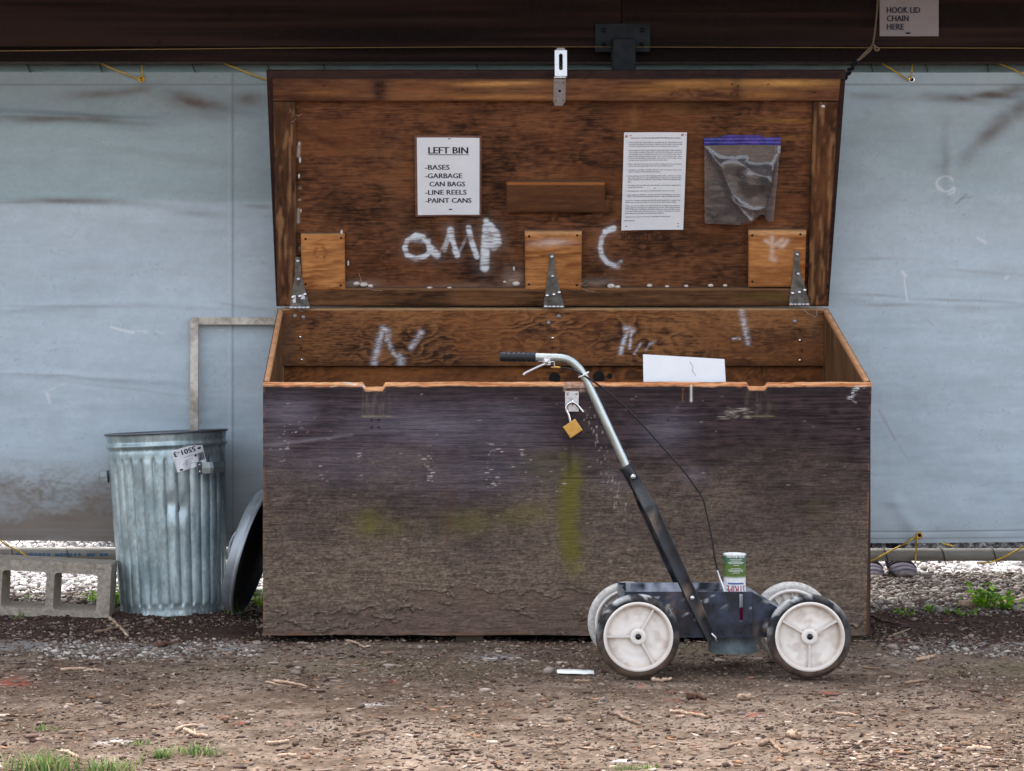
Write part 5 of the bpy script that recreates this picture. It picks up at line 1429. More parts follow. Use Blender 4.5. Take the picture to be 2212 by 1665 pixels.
def side_plate(y, slot, over):
    xs_ = sorted(set(list(np.linspace(xA, xB, 40)) + [slx0, slx1])); mb_ = MB()
    xs_ = [q for q in xs_ if not (slx0 < q < slx1)]
    zs_ = sorted(set(list(np.linspace(z0_, z1_, 24)) + [slz0, slz1]))
    for yy, fl_ in ((y, 1), (y + .002, -1)):
        V = np.array([(q, yy, zz) for q in xs_ for zz in zs_]); k = len(zs_); F = []
        for i in range(len(xs_) - 1):
            for j in range(k - 1):
                if slot and xs_[i] >= slx0 - 1e-9 and xs_[i + 1] <= slx1 + 1e-9 and zs_[j] >= slz0 - 1e-9 and zs_[j + 1] <= slz1 + 1e-9: continue
                F.append((i * k + j, (i + 1) * k + j, (i + 1) * k + j + 1, i * k + j + 1)[::fl_])
        mb_.add(V, F, body_col(V, 951 + int(over * 10), over))
        # tapered nose towards the right axle
        nose = np.array([(xB + (xC + .03 - xB) * t, yy + (.012 * t if y < 6.5 else -.012 * t), zz) for t in np.linspace(0, 1, 12) for zz in [z0_ + (z1_ - .0 - (.092 * t) - z0_) * s for s in np.linspace(0, 1, 10)]])
        F = [(i * 10 + j, (i + 1) * 10 + j, (i + 1) * 10 + j + 1, i * 10 + j + 1)[::fl_] for i in range(11) for j in range(9)]
        mb_.add(nose, F, body_col(nose, 957, over))
    for zz in (z1_,):
        V = [(xA, y, zz), (xB, y, zz), (xB, y + .002, zz), (xA, y + .002, zz)]; mb_.add(V, [(0, 1, 2, 3)], lin((120, 124, 132)))
    mb_.build('side_plate', M_BODY, ls, label='near black side plate with slot' if slot else 'far side plate with white overspray')
side_plate(YN, True, 0.0)
side_plate(YFAR, False, .85)
mb = MB()
V = np.array([(q, yy, z0_ + .012) for q in np.linspace(xA, xC, 20) for yy in np.linspace(YN + .003, YFAR - .001, 8)]); mb.add(V, [(i * 8 + j, (i + 1) * 8 + j, (i + 1) * 8 + j + 1, i * 8 + j + 1) for i in range(19) for j in range(7)], body_col(V, 961, .7))
mb.build('deck', M_BODY, ls)
mb = MB(); mb.box(xA - .002, xA + .0005, YN + .003, YFAR - .001, z0_, z1_, lin((90, 96, 104))).build('end_plate', M_BODY, ls)
mb = MB().box(xA + .02, xA + .032, YFAR - .03, YFAR - .002, z0_ + .014, z1_ + .001, lin((150, 152, 156))).build('gusset', M_BODY, ls)
for x_ in (xB - .012,):
    MB().box(x_, x_ + .002, YN + .003, YFAR - .001, z0_ + .014, z1_ - .01, lin((120, 124, 132))).build('cross_plate', M_BODY, ls)
# flared spray shroud below
sc_ = P(1584, 1378, 6.53); pr = [(.0655, .003), (.066, -.01), (.0672, -.03), (.0685, -.052), (.0665, -.0525), (.064, -.01), (.063, .0)]
mb = MB(); mb.lathe(pr, (sc_[0], 6.535, z0_), (0, 0, 1), 48, col=np.array([lin((84, 96, 106)), lin((88, 102, 112)), lin((112, 128, 136)), lin((136, 152, 158)), lin((80, 84, 90)), lin((50, 52, 56)), lin((50, 52, 56))]))
mb.build('spray_shroud', M_BODY, ls)

# fork: two flat channel arms from the clamp down to the side plates
def arm(y_top, y_mid, y_bot, seed, label):
    top = P(1366, 1026, 6.52); mid = P(1407, 1100, 6.42); bot = P(1538, 1383, 6.40)
    low = P(1517, 1338, 6.41)
    ctr = [np.array((top[0], y_top, top[2])), np.array((P(1376, 1045, 6.5)[0], y_top + (y_mid - y_top) * .15, P(0, 1045, 6.5)[2])), np.array((mid[0], y_mid, mid[2])), np.array((mid[0] * .5 + low[0] * .5, (y_mid + y_bot) / 2, mid[2] * .5 + low[2] * .5)), np.array((low[0], y_bot, low[2])), np.array((bot[0], y_bot, bot[2]))]
    wid = [.011, .0155, .0185, .0185, .0165, .0135]
    d = bot - top; d[1] = 0; d /= np.linalg.norm(d); side = np.array((d[2], 0, -d[0]))
    pth = []; ww = []
    for i in range(len(ctr) - 1):
        for k in range(6):
            t = k / 6; pth.append(ctr[i] * (1 - t) + ctr[i + 1] * t); ww.append(wid[i] * (1 - t) + wid[i + 1] * t)
    pth.append(ctr[-1]); ww.append(wid[-1])
    V = []; sgn = -1 if y_bot < 6.5 else 1
    for q, w in zip(pth, ww):
        # shallow channel: lips, web
        for s_, h in ((-1, -.004), (-.93, 0.004), (-.7, .0015), (.7, .0015), (.93, .004), (1, -.004)):
            V.append(q + side * s_ * w + np.array((0, sgn * h, 0)))
    n = len(pth); F = [(i * 6 + j, i * 6 + j + 1, (i + 1) * 6 + j + 1, (i + 1) * 6 + j) for i in range(n - 1) for j in range(5)]
    V = np.array(V)
    V2 = V - np.array((0, sgn * .003, 0))
    nz = fbm(V[:, 0] * 60, V[:, 2] * 40, 4, seed)
    C = mix(np.broadcast_to(lin((17, 18, 23)), (len(V), 3)), lin((34, 37, 46)), sstep(.42, .7, nz))
    C = mix(C, lin((142, 118, 96)), sstep(.66, .74, fbm(V[:, 0] * 90, V[:, 2] * 70, 3, seed + 5)) * .6)
    m_ = MB().add(V, F, C, True); m_.add(V2, [f[::-1] for f in F], C, True)
    m_.build('fork_arm', M_BODY, ls, label=label)
arm(6.507, 6.43, 6.410, 971, 'near fork arm of the handle')
arm(6.533, 6.635, 6.662, 977, 'far fork arm of the handle')
cl0, cl1 = P(1350, 1006, 6.52), P(1376, 1052, 6.52)
dr = (cl1 - cl0) / np.linalg.norm(cl1 - cl0)
MB().tube([cl0, cl0 + dr * .004, cl1], [.0155, .0165, .0165], 12, col=lin((32, 34, 42))).build('clamp', M_BODY, ls)
MB().lathe([(0, -.006), (.004, -.0055), (.0068, -.0025), (.0072, 0)], P(1368, 1029, 6.496), (0, 1, 0), 14).build('rivet', M_ZINC, ls)
for bx, by in ((1495.5, 1291),):
    MB().lathe([(0, -.006), (.0035, -.0055), (.0058, -.002), (.006, 0)], P(bx, by, 6.405), (0, 1, 0), 14).build('rivet', M_ZINC, ls)
MB().tube([P(1537, 1368, 6.40), P(1545, 1376, 6.395), P(1548, 1386, 6.40)], .0028, 6).build('cotter_pin', M_ZINC, ls)

# handle tube, grip, brake lever, cable
YH = 6.52
hp = [P(1356, 1014, YH), P(1330, 957, YH), P(1296, 884, YH), P(1268, 824, YH)]
bend = [P(1268, 824, YH), P(1256, 802, YH), P(1245, 789, YH), P(1233, 779.5, YH), P(1219, 774, YH), P(1203, 772, YH)]
path = np.concatenate([smooth_path(hp, 6)[:-1], smooth_path(bend, 5)[:-1], smooth_path([P(1203, 772, YH), P(1180, 771.5, YH), P(1120, 770.5, YH)], 4)])
MB().tube(path, .0114, 18).build('handle_tube', M_TUBE, ls)
g0, g1 = P(1156.5, 771, YH), P(1079, 770, YH)
gp = [g0 + (g1 - g0) * t for t in np.linspace(0, 1, 40)]
gr_ = [.0135 + .0007 * math.sin(t * 46) * (.1 < t < .93) + (.0008 if t < .03 else 0) - .006 * max(0, (t - .94) / .06) ** 2 for t in np.linspace(0, 1, 40)]
MB().tube(gp, gr_, 20).build('grip', M_GRIP, ls)
lv = MB()
lv.tube([P(1181, 776, YH - .013), P(1180, 786, YH - .013)], .0055, 8)
lv.box((1174 - CX) * YH / FPX, (1188 - CX) * YH / FPX, YH - .0135, YH - .0115, P(0, 788, YH)[2], P(0, 768, YH)[2])
lv.build('lever_clamp', M_ZINC, ls)
MB().tube(smooth_path([P(1190, 783, YH - .012), P(1172, 788, YH - .012), P(1150, 798, YH - .012), P(1134, 806, YH - .012), P(1131, 810, YH - .012)], 4), [.0032] * 17, 8).build('brake_lever', M_ZINC, ls)
MB().tube([P(1162, 780, YH - .01), P(1197, 781, YH - .01), P(1198, 792, YH - .01), P(1190, 793, YH - .01)], .0016, 6).build('lever_wire', M_ZINC, ls)
MB().tube([P(1193, 793, YH - .01), P(1204, 793, YH - .01), P(1211, 794, YH - .01)], [.0024, .0034, .0034], 8).build('cable_ferrule', M_BRASS, ls)
cb = [(1211, 794), (1228, 796), (1244, 802), (1268, 815), (1306, 841), (1344, 873), (1387, 916), (1429, 963), (1472, 1011), (1498, 1046), (1518, 1075), (1526, 1106), (1537, 1157), (1544, 1205), (1550, 1232)]
ysb = [YH - .012] * 4 + [YH - .005 + .008 * i for i in range(11)]
MB().tube(smooth_path([P(x, y, min(Y_, YH + .01)) for (x, y), Y_ in zip(cb, ysb)], 5), .0026, 7).build('brake_cable', M_CABLE, ls)
MB().tube(smooth_path([P(1550, 1232, YH + .01), P(1556, 1250, YH), P(1563, 1268, YH - .02), P(1567, 1284, YH - .03)], 5), .0028, 7).build('cable_rod', M_ZINC, ls)
t = np.linspace(0, 2 * PI, 18, endpoint=False)
tc_ = P(1261, 809, YH); ax_ = (P(1268, 824, YH) - P(1256, 802, YH)); ax_ /= np.linalg.norm(ax_); sx_ = np.cross(ax_, (0, 1, 0))
MB().tube([tc_ + .0145 * (math.cos(q) * sx_ + math.sin(q) * np.array((0, 1, 0))) for q in t], .0022, 6, closed=True).build('cable_tie', M_WHITEP, ls)

# upside down spray can standing in the cart
YC = 6.535
cc_ = np.array(((1587 - CX) * YC / FPX, YC, 0))
zc1 = P(0, 1195, YC - .0)[2]; zc0 = z0_ + .016
sp = thing('spray_can', 'green and white marking paint can upside down in the cart', 'spray can', (cc_[0], YC, zc0))
RC = .0302
zg = P(0, 1248, YC - RC)[2]
prof, cols = [], []
GREEN, WHITE_, TEAL = lin((82, 108, 46)), lin((226, 228, 228)), lin((58, 104, 92))
for zz in np.linspace(zc0, zc1 - .006, 60):
    prof.append((RC, zz)); t = sstep(zg - .004, zg + .004, zz)
    g = mix(GREEN, TEAL, np.array(sstep(zc1 - .035, zc1 - .012, zz) * .8))
    cols.append(WHITE_ * (1 - t) + g * t)
prof += [(RC + .0005, zc1 - .0055), (RC + .0012, zc1 - .003), (RC + .0008, zc1 - .0005), (RC - .001, zc1), (RC - .0035, zc1 - .001), (RC - .005, zc1 - .006), (RC * .5, zc1 - .002), (.001, zc1)]
cols += [lin((210, 214, 212))] * 4 + [lin((226, 228, 226))] * 4
MB().lathe(prof, (cc_[0], YC, 0), (0, 0, 1), 48, col=np.array(cols)).build('body', M_CANPAINT, sp)
def can_fn(a, b_, n):
    """a: arc length around the front (0 faces the camera), b: height; text runs upside down"""
    th = np.asarray(a) / RC
    r_ = RC + .0004 + np.asarray(n)
    return np.stack([cc_[0] - r_ * np.sin(th), YC - r_ * np.cos(th), np.asarray(b_) + 0 * th], -1)
def can_text(mb_, t, width, ztop_upside, cap, shift=0.0):
    # upside down: letters' baseline is at the top (larger z)
    put_text(mb_, t, -width / 2 + shift, width / 2 + shift, ztop_upside, ztop_upside - cap, can_fn, 0.0, bold=.0004)
mb = MB(); can_text(mb, 'STRIPE', .056, P(0, 1265, YC - RC)[2], .024); mb.build('brand_lettering', M_MAGENTA, sp)
def can_bar(mb_, a0_, a1_, zlo, zhi):
    aa = np.linspace(a0_, a1_, 10); V = np.concatenate([can_fn(aa, np.full(10, zlo), .0001), can_fn(aa, np.full(10, zhi), .0001)])
    mb_.add(V, [(i + 1, i, 10 + i, 11 + i) for i in range(9)])
mb = MB(); can_bar(mb, -.023, .023, P(0, 1262.5, YC - RC)[2], P(0, 1259, YC - RC)[2]); mb.build('blue_band', M_BLUEP, sp)
mb = MB()
can_text(mb, 'NET WT. 18 OZ (510 g)', .054, P(0, 1201.5, YC - RC)[2], .0050)
rz = random.Random(3)
for yy, wd in ((1209, .6), (1212, .5), (1215, .78), (1217.5, .7), (1221, .22), (1228.5, .46), (1231.5, .74), (1234, .7), (1237.5, .34)):
    zz = P(0, yy, YC - RC)[2]; x = -wd * .03
    while x < wd * .03:
        l = .001 + .0022 * rz.random(); can_bar(mb, x, min(x + l, wd * .03), zz - .0007, zz + .0007); x += l + .0005
mb.build('small_print', M_WHITEP, sp)
mb = MB(); can_bar(mb, -.02, -.004, P(0, 1340, YC - RC)[2], P(0, 1312, YC - RC)[2]); mb.build('red_patch', M_MAGENTA, sp)

# ------------------------------------------------------------------ GARBAGE CAN
can = thing('garbage_can', 'fluted galvanised metal garbage can, dented and open, left of the bin', 'garbage can', (-.806, 7.82, 0))
CB = np.array((-.797, 7.815, .002)); HC = .588; RB, RT = .1705, .1945
RM = np.array(Matrix.Rotation(math.radians(-2.5), 3, 'Y') @ Matrix.Rotation(math.radians(-1.9), 3, 'X'))
def can_world(x, y, z): return CB + np.stack([x, y, z], -1) @ RM.T
def dents(th, h):
    d = 0
    for t0, h0, st_, sh_, a in ((-1.42, .36, .10, .035, .012), (-1.25, .345, .09, .03, .010), (-1.7, .5, .08, .05, .005), (-1.0, .30, .09, .05, .005), (-2.3, .2, .12, .06, .005), (-1.9, .12, .1, .05, .004), (-1.55, .53, .2, .02, .003)):
        d = d - a * np.exp(-((th - t0) / st_) ** 2 - ((h - h0) / sh_) ** 2)
    return d
NF = 30
nt, nh = 480, 120
th = np.linspace(-PI, PI, nt, endpoint=False); hh = np.linspace(0, HC, nh)
TH, HH = np.meshgrid(th, hh, indexing='ij')
R0 = RB + (RT - RB) * HH / HC
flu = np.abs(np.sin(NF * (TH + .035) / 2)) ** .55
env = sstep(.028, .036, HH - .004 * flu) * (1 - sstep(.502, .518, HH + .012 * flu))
Rr = R0 - .0005 + .0085 * (flu - .72) * env + dents(TH, HH)
Rr = Rr + .0075 * np.exp(-((HH - .548) / .0055) ** 2) - .0022 * np.exp(-((HH - .534) / .005) ** 2)      # raised bead
Rr = Rr + .0025 * sstep(.557, .582, HH) + .004 * np.exp(-((HH - HC) / .0035) ** 2)
Rr = Rr + .003 * sstep(.02, .0, HH)
Rr = Rr + .0025 * (fbm(TH * 2.2 + 9, HH * 9, 3, 1001) - .5)
V = can_world(Rr * np.cos(TH), Rr * np.sin(TH), HH).reshape(-1, 3)
idx = np.arange(nt * nh).reshape(nt, nh); nx = np.roll(idx, -1, 0)
Fq = np.stack([idx[:, :-1], nx[:, :-1], nx[:, 1:], idx[:, 1:]], -1).reshape(-1, 4)
spn = fbm(TH * 26, HH * 90, 3, 1011); big = fbm(TH * 4, HH * 8, 3, 1013)
C = mix(lin((148, 166, 171)), lin((192, 208, 211)), sstep(.3, .7, spn * .35 + big * .65))
C = mix(C, lin((120, 120, 116)), sstep(.07, .0, HH) * sstep(.35, .6, spn) * .7)
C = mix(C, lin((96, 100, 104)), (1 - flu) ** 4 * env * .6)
C = mix(C, lin((124, 140, 146)), sstep(.55, .68, fbm(TH * 9, HH * 5, 3, 1017)) * .4)
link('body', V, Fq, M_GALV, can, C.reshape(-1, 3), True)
Ri = Rr - .0022
Vi = can_world((R0 - .012) * np.cos(TH), (R0 - .012) * np.sin(TH), HH)[::4, ::12].reshape(-1, 3)
a_, b_ = TH[::4, ::12].shape; idx = np.arange(a_ * b_).reshape(a_, b_); nx = np.roll(idx, -1, 0)
Fi = np.stack([idx[:, :-1], idx[:, 1:], nx[:, 1:], nx[:, :-1]], -1).reshape(-1, 4)
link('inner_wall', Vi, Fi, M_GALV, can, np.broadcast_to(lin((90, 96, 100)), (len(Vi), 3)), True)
t = np.linspace(-PI, PI, 96, endpoint=False)
MB().tube(can_world((RT + .0045) * np.cos(t), (RT + .0045) * np.sin(t), np.full(96, HC)), .0042, 8, closed=True, col=lin((110, 116, 122))).build('rim', M_GALV, can)
t = np.linspace(-PI, PI, 48, endpoint=False)
V = can_world((RB - .003) * np.cos(t), (RB - .003) * np.sin(t), np.full(48, .012)); MB().add(V, [tuple(range(48))], lin((90, 92, 92))).build('bottom', M_GALV, can)
def handle(th0, h0):
    er = np.array((math.cos(th0), math.sin(th0), 0)); et = np.array((-math.sin(th0), math.cos(th0), 0))
    r0 = RB + (RT - RB) * h0 / HC + .002
    m_ = MB()
    def pt(a, b_, c): return CB + RM @ (er * (r0 + a) + et * b_ + np.array((0, 0, h0 + c)))
    for s_ in (-1, 1):          # riveted feet
        V = [pt(-.001 - .002, s_ * .045, -.02), pt(-.003, s_ * .062, -.02), pt(-.003, s_ * .062, .02), pt(-.001, s_ * .045, .02), pt(.004, s_ * .045, -.02), pt(.002, s_ * .062, -.02), pt(.002, s_ * .062, .02), pt(.004, s_ * .045, .02)]
        m_.add(V, [(0, 1, 2, 3), (7, 6, 5, 4), (0, 4, 5, 1), (3, 2, 6, 7), (1, 5, 6, 2)], lin((120, 128, 132)))
    secs = []
    for a, b_ in ((.002, -.046), (.030, -.036), (.036, -.028), (.036, .028), (.030, .036), (.002, .046)):
        secs.append([pt(a, b_, -.018), pt(a + .004, b_, 0), pt(a, b_, .018), pt(a - .002, b_, .018), pt(a - .002, b_, -.018)])
    V = [q for s_ in secs for q in s_]
    m_.add(V, [(i * 5 + j, (i + 1) * 5 + j, (i + 1) * 5 + (j + 1) % 5, i * 5 + (j + 1) % 5) for i in range(5) for j in range(5)], lin((140, 150, 152)))
    m_.build('handle', M_GALV, can)
    for s_ in (-1, 1):
        for dz in (-.011, .011):
            c = pt(.003, s_ * .054, dz)
            MB().ball(c, .0042, n=8, k=5).build('rivet', M_ZINC, can)
handle(math.radians(-38), .470)
handle(math.radians(-38 + 205), .452)
# sticker, upside down
ths = math.radians(-62)
def stk_fn(a, b_, n):
    a, b_, n = np.broadcast_arrays(np.asarray(a, float), np.asarray(b_, float), np.asarray(n, float))
    c, s_ = math.cos(math.radians(14)), math.sin(math.radians(14))
    a2, b2 = a * c - b_ * s_, a * s_ + b_ * c
    h = .507 + b2; thh = ths + a2 / .19
    fl = np.abs(np.sin(NF * (thh + .035) / 2)) ** .75; en_ = sstep(.028, .036, h - .004 * fl) * (1 - sstep(.502, .518, h + .012 * fl))
    r_ = RB + (RT - RB) * h / HC + .010 * (fl - .65) * en_ * .75 + .0035 + n
    r_ = np.maximum(r_, RB + (RT - RB) * h / HC + .0015 + n)
    return can_world(r_ * np.cos(thh), r_ * np.sin(thh), h)
stk = slab('sticker', np.linspace(-.053, .053, 60), np.linspace(-.036, .036, 20), lambda a, b_, n: stk_fn(a, b_ - .006 * (a < .0) * 0, n), .0006, flatcol((206, 206, 208)), M_PAPER, can, label='white stock label stuck on upside down')
mb = MB()
put_text(mb, '5501-3', .024, -.048, .030 + .0, .013, lambda a, b_, n: stk_fn(a, b_, n), .0009, bold=.0009)
def stk_rect(a0_, a1_, b0_, b1_): mb.add(stk_fn(np.array([a0_, a1_, a1_, a0_]), np.array([b0_, b0_, b1_, b1_]), .0009), [(0, 1, 2, 3)])
rz = random.Random(9); x = .026
while x < .048:
    w_ = rz.choice((.0006, .001, .0016)); stk_rect(x, x + w_, -.022, .004); x += w_ + rz.choice((.0006, .001))
stk_rect(.032, .044, .016, .022); stk_rect(-.043, -.034, -.034, -.028); stk_rect(.016, .023, -.004, .004)
for yy, a0_, a1_ in ((-.006, -.02, .008), (-.011, -.024, .006), (-.016, -.03, .002), (.004, -.02, .01), (-.021, -.024, .012)):
    x = a0_
    while x < a1_:
        l = .001 + .002 * rz.random(); stk_rect(x, x + l, yy, yy + .0012); x += l + .001
mb.build('label_print', M_INK, stk)

# ---- its lid, leaning on the bin's left side
gl = thing('metal_lid', 'round galvanised can lid standing on edge against the bin', 'can lid', (-.60, 7.66, 0))
nrm = np.array((.95, -.17, -.27)); nrm /= np.linalg.norm(nrm)
RL = .203
up = np.array((0, 0, 1.0)) - nrm * nrm[2]; up /= np.linalg.norm(up)
cL = np.array((-.520, 7.665, 0.006 + RL * up[2] + .01))
outp = [(RL + .004, .004), (RL + .0055, 0.0), (RL + .0045, -.004), (RL + .001, -.006), (RL, -.012), (RL - .002, -.034), (RL - .010, -.038), (RL - .035, -.033), (RL - .04, -.037), (RL - .08, -.042), (RL - .085, -.046), (RL - .14, -.050), (.004, -.052)]
inp = [(RL + .003, .004), (RL - .001, -.006), (RL - .004, -.030), (RL - .012, -.0335), (RL - .036, -.0305), (RL - .042, -.0345), (RL - .081, -.039), (RL - .087, -.043), (RL - .14, -.047), (.004, -.049)]
rng_c = lambda n, c: np.array([lin(c)] * n)
MB().lathe(outp, cL, nrm, 72, col=rng_c(len(outp), (150, 156, 162))).build('shell', M_GALV, gl)
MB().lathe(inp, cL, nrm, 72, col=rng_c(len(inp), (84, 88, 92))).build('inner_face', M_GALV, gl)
hd = MB(); side_v = np.cross(nrm, up)
hd.tube(smooth_path([cL - nrm * .050 - up * .05, cL - nrm * .075 - up * .045, cL - nrm * .085, cL - nrm * .075 + up * .045, cL - nrm * .050 + up * .05], 5), .0055, 8, col=lin((150, 156, 160)))
hd.build('handle', M_GALV, gl)

# ------------------------------------------------------------------ WOODEN FRAME leaning on the tarp
wf = thing('wooden_frame', 'pale flaking wooden frame leaning on the tarp behind the garbage can', 'frame', (-.3, 8.02, 0))
xw0, xw1 = (412 - CX) * 8.03 / FPX, .18
def fw(z): return 7.985 + .035 * z
def stave(x0, x1, z0, z1, nm):
    V = []
    for (x, z) in ((x0, z0), (x1, z0), (x1, z1), (x0, z1)):
        V.append((x, fw(z), z))
    for (x, z) in ((x0, z0), (x1, z0), (x1, z1), (x0, z1)):
        V.append((x, fw(z) + .02, z))
    MB().add(V, [(0, 1, 2, 3), (7, 6, 5, 4), (0, 4, 5, 1), (1, 5, 6, 2), (2, 6, 7, 3), (3, 7, 4, 0)]).build(nm, M_FRAME, wf)
zf = P(0, 685, 8.02)[2]; tk = .0265
stave(xw0, xw0 + tk, -.005, zf - .0002, 'stile'); stave(xw1 - tk, xw1, -.005, zf - .0002, 'stile')
stave(xw0 + tk + .0004, xw1 - tk - .0004, zf - tk + .002, zf, 'rail'); stave(xw0 + tk + .0004, xw1 - tk - .0004, .03, .03 + tk, 'rail')

# ------------------------------------------------------------------ CONCRETE BLOCK
cb_ = thing('concrete_block', 'grey hollow concrete block lying on its side left of the can', 'concrete block', P(105, 1335, 7.66))
YBk0, YBk1 = 7.62, 7.765
kb = YBk0 / FPX
x0b, x1b = (-38 - CX) * kb, (238 - CX) * kb
tilt = math.radians(-2.9)
Wb, Hb = x1b - x0b, .190
cxb = (x0b + x1b) / 2; zb_ = .092
def blk(a, y, b_):
    return np.array((cxb + a * math.cos(tilt) - b_ * math.sin(tilt), y, zb_ + a * math.sin(tilt) + b_ * math.cos(tilt)))
holes = [(-.143, -.002, -.058, .060), (.0237, .162, -.058, .060)]
def rrect(a0, a1, b0, b1, r_, n=5):
    pts = []
    for cx, cy, s0 in ((a1 - r_, b1 - r_, 0), (a0 + r_, b1 - r_, PI / 2), (a0 + r_, b0 + r_, PI), (a1 - r_, b0 + r_, 1.5 * PI)):
        for k in range(n + 1):
            t = s0 + k * PI / 2 / n; pts.append((cx + r_ * math.cos(t), cy + r_ * math.sin(t)))
    return pts
bm = bmesh.new()
def ring(pts, y): return [bm.verts.new(blk(a, y, b_)) for a, b_ in pts]
outer_p = rrect(-Wb / 2, Wb / 2, -Hb / 2, Hb / 2, .006, 3)
for y, grow in ((YBk0, 0), (YBk1, .003)):
    vo = ring(outer_p, y); edges = [bm.edges.new((vo[i], vo[(i + 1) % len(vo)])) for i in range(len(vo))]
    hv = []
    for (a0, a1, b0, b1) in holes:
        v_ = ring(rrect(a0 + grow, a1 - grow, b0 + grow, b1 - grow, .011), y); hv.append(v_)
        edges += [bm.edges.new((v_[i], v_[(i + 1) % len(v_)])) for i in range(len(v_))]
    bmesh.ops.triangle_fill(bm, use_beauty=True, use_dissolve=False, edges=edges)
    if grow == 0: first = (vo, hv)
    else:
        for A_, B_ in zip([first[0]] + first[1], [vo] + hv):
            k = len(A_)
            for i in range(k):
                try: bm.faces.new((A_[i], A_[(i + 1) % k], B_[(i + 1) % k], B_[i]))
                except ValueError: pass
bmesh.ops.recalc_face_normals(bm, faces=bm.faces[:]); bm.verts.index_update()
MB().add([v.co[:] for v in bm.verts], [[v.index for v in f.verts] for f in bm.faces]).build('block_shell', M_BLOCK, cb_); bm.free()

# ------------------------------------------------------------------ PLANTS
def blade_mesh(mb_, base, n, h, spread, rg, cols):
    for _ in range(n):
        az = rg.uniform(0, 2 * PI); bx = base + np.array((rg.gauss(0, spread), rg.gauss(0, spread * .6), 0))
        bx[2] = float(ground_h(np.array(bx[0]), np.array(bx[1]))) - .002
        hh_ = h * rg.uniform(.5, 1.15); ln = rg.uniform(.15, .8) * hh_; w = rg.uniform(.0016, .0032)
        dv = np.array((math.cos(az), math.sin(az), 0)); sv = np.array((-dv[1], dv[0], 0)); V = []
        for k in range(4):
            t = k / 3; c = bx + dv * ln * t * t + np.array((0, 0, hh_ * (t - .25 * t * t * ln / hh_))); ww = w * (1 - t * .9)
            V += [c - sv * ww, c + sv * ww]
        mb_.add(V, [(2 * k, 2 * k + 1, 2 * k + 3, 2 * k + 2) for k in range(3)], lin(rg.choice(cols)) * rg.uniform(.75, 1.15))
GC = [(96, 130, 62), (112, 144, 70), (80, 108, 52), (146, 150, 100), (124, 132, 82), (160, 156, 118)]
def tuft(px, py, n, h, spread, seed, label, group='grass tufts on the dirt'):
    rg = random.Random(seed); g = G(px, py); mb_ = MB(); blade_mesh(mb_, g, n, h, spread, rg, GC)
    mb_.build('grass_tuft', M_GRASS, None, label, 'grass tuft', group)
tuft(100, 1652, 230, .046, .040, 1, 'largest grass tuft, in the lower left corner of the ground')
tuft(242, 1655, 120, .034, .034, 2, 'broad low grass tuft, second from the lower left corner')
tuft(350, 1630, 60, .030, .014, 3, 'small grass tuft third along the lower left edge')
tuft(425, 1622, 80, .030, .030, 4, 'spreading grass tuft fourth along the lower left edge')
tuft(92, 1573, 30, .018, .016, 5, 'tiny grass tuft above the largest lower left tuft')
tuft(295, 1606, 30, .016, .016, 6, 'tiny flat grass tuft above the small lower left tufts')
tuft(1378, 1655, 60, .016, .022, 7, 'short grass tuft alone at the middle of the lower edge')
tuft(505, 1333, 26, .07, .018, 8, 'loose grass tuft between the garbage can and its lid')
tuft(46, 1345, 14, .04, .010, 9, 'thin grass tuft at the foot of the concrete block')
tuft(372, 1348, 10, .03, .008, 10, 'few grass blades at the foot of the garbage can')
LC = [(138, 184, 40), (118, 166, 36), (156, 200, 54), (98, 144, 34)]
def leaf(mb_, c, d, nrm_, l, w, col):
    s_ = np.cross(d, nrm_); s_ /= np.linalg.norm(s_) + 1e-9
    V = [c, c + d * l * .35 + s_ * w, c + d * l * .7 + s_ * w * .8, c + d * l, c + d * l * .7 - s_ * w * .8, c + d * l * .35 - s_ * w, c + d * l * .5 - nrm_ * w * .25]
    mb_.add(V, [(0, 1, 6), (1, 2, 6), (2, 3, 6), (3, 4, 6), (4, 5, 6), (5, 0, 6)], col)
def weed(px, py, n, h, rad, seed, label, lsz=.016, Y=None, group='green weeds at the fence'):
    rg = random.Random(seed); g = G(px, py) if Y is None else np.array(((px - CX) * Y / FPX, Y, 0.0))
    t = thing('weed_plant', label, 'weed', g, group)
    stem, lv_ = MB(), MB()
    for _ in range(max(3, n // 7)):
        az = rg.uniform(0, 2 * PI); r_ = rad * rg.random() ** .6
        top = g + np.array((r_ * math.cos(az), r_ * .7 * math.sin(az), h * rg.uniform(.4, 1)))
        b0 = g + np.array((r_ * .3 * math.cos(az), r_ * .3 * math.sin(az), -.005))
        stem.tube([b0, b0 * .4 + top * .6 + (0, 0, .006), top], [.0014, .0011, .0007], 5, col=lin((96, 130, 50)))
        for k in range(7):
            q = b0 + (top - b0) * rg.uniform(.25, 1); a2 = rg.uniform(0, 2 * PI)
            d = np.array((math.cos(a2), math.sin(a2), rg.uniform(-.2, .7))); d /= np.linalg.norm(d)
            nm = np.array((rg.gauss(0, .5), rg.gauss(0, .5) - .3, 1)); nm /= np.linalg.norm(nm)
            leaf(lv_, q, d, nm, lsz * rg.uniform(.6, 1.3), lsz * rg.uniform(.22, .4), lin(rg.choice(LC)) * rg.uniform(.8, 1.2))
    stem.build('stem', M_GRASS, t); lv_.build('foliage', M_LEAF, t)
weed(55, 1306, 24, .035, .03, 21, 'small weed seen through the left hole of the concrete block', .014, Y=8.05)
weed(203, 1306, 50, .060, .05, 22, 'leafy weed seen through the right hole of the concrete block', Y=8.02)
weed(246, 1322, 110, .085, .05, 23, 'tall weed between the concrete block and the garbage can', Y=7.92)
weed(560, 1318, 110, .07, .06, 24, 'leafy weed behind the leaning can lid', Y=7.93)
weed(2125, 1318, 90, .10, .05, 25, 'tallest broad leaved weed by the fallen branch at right', .026)
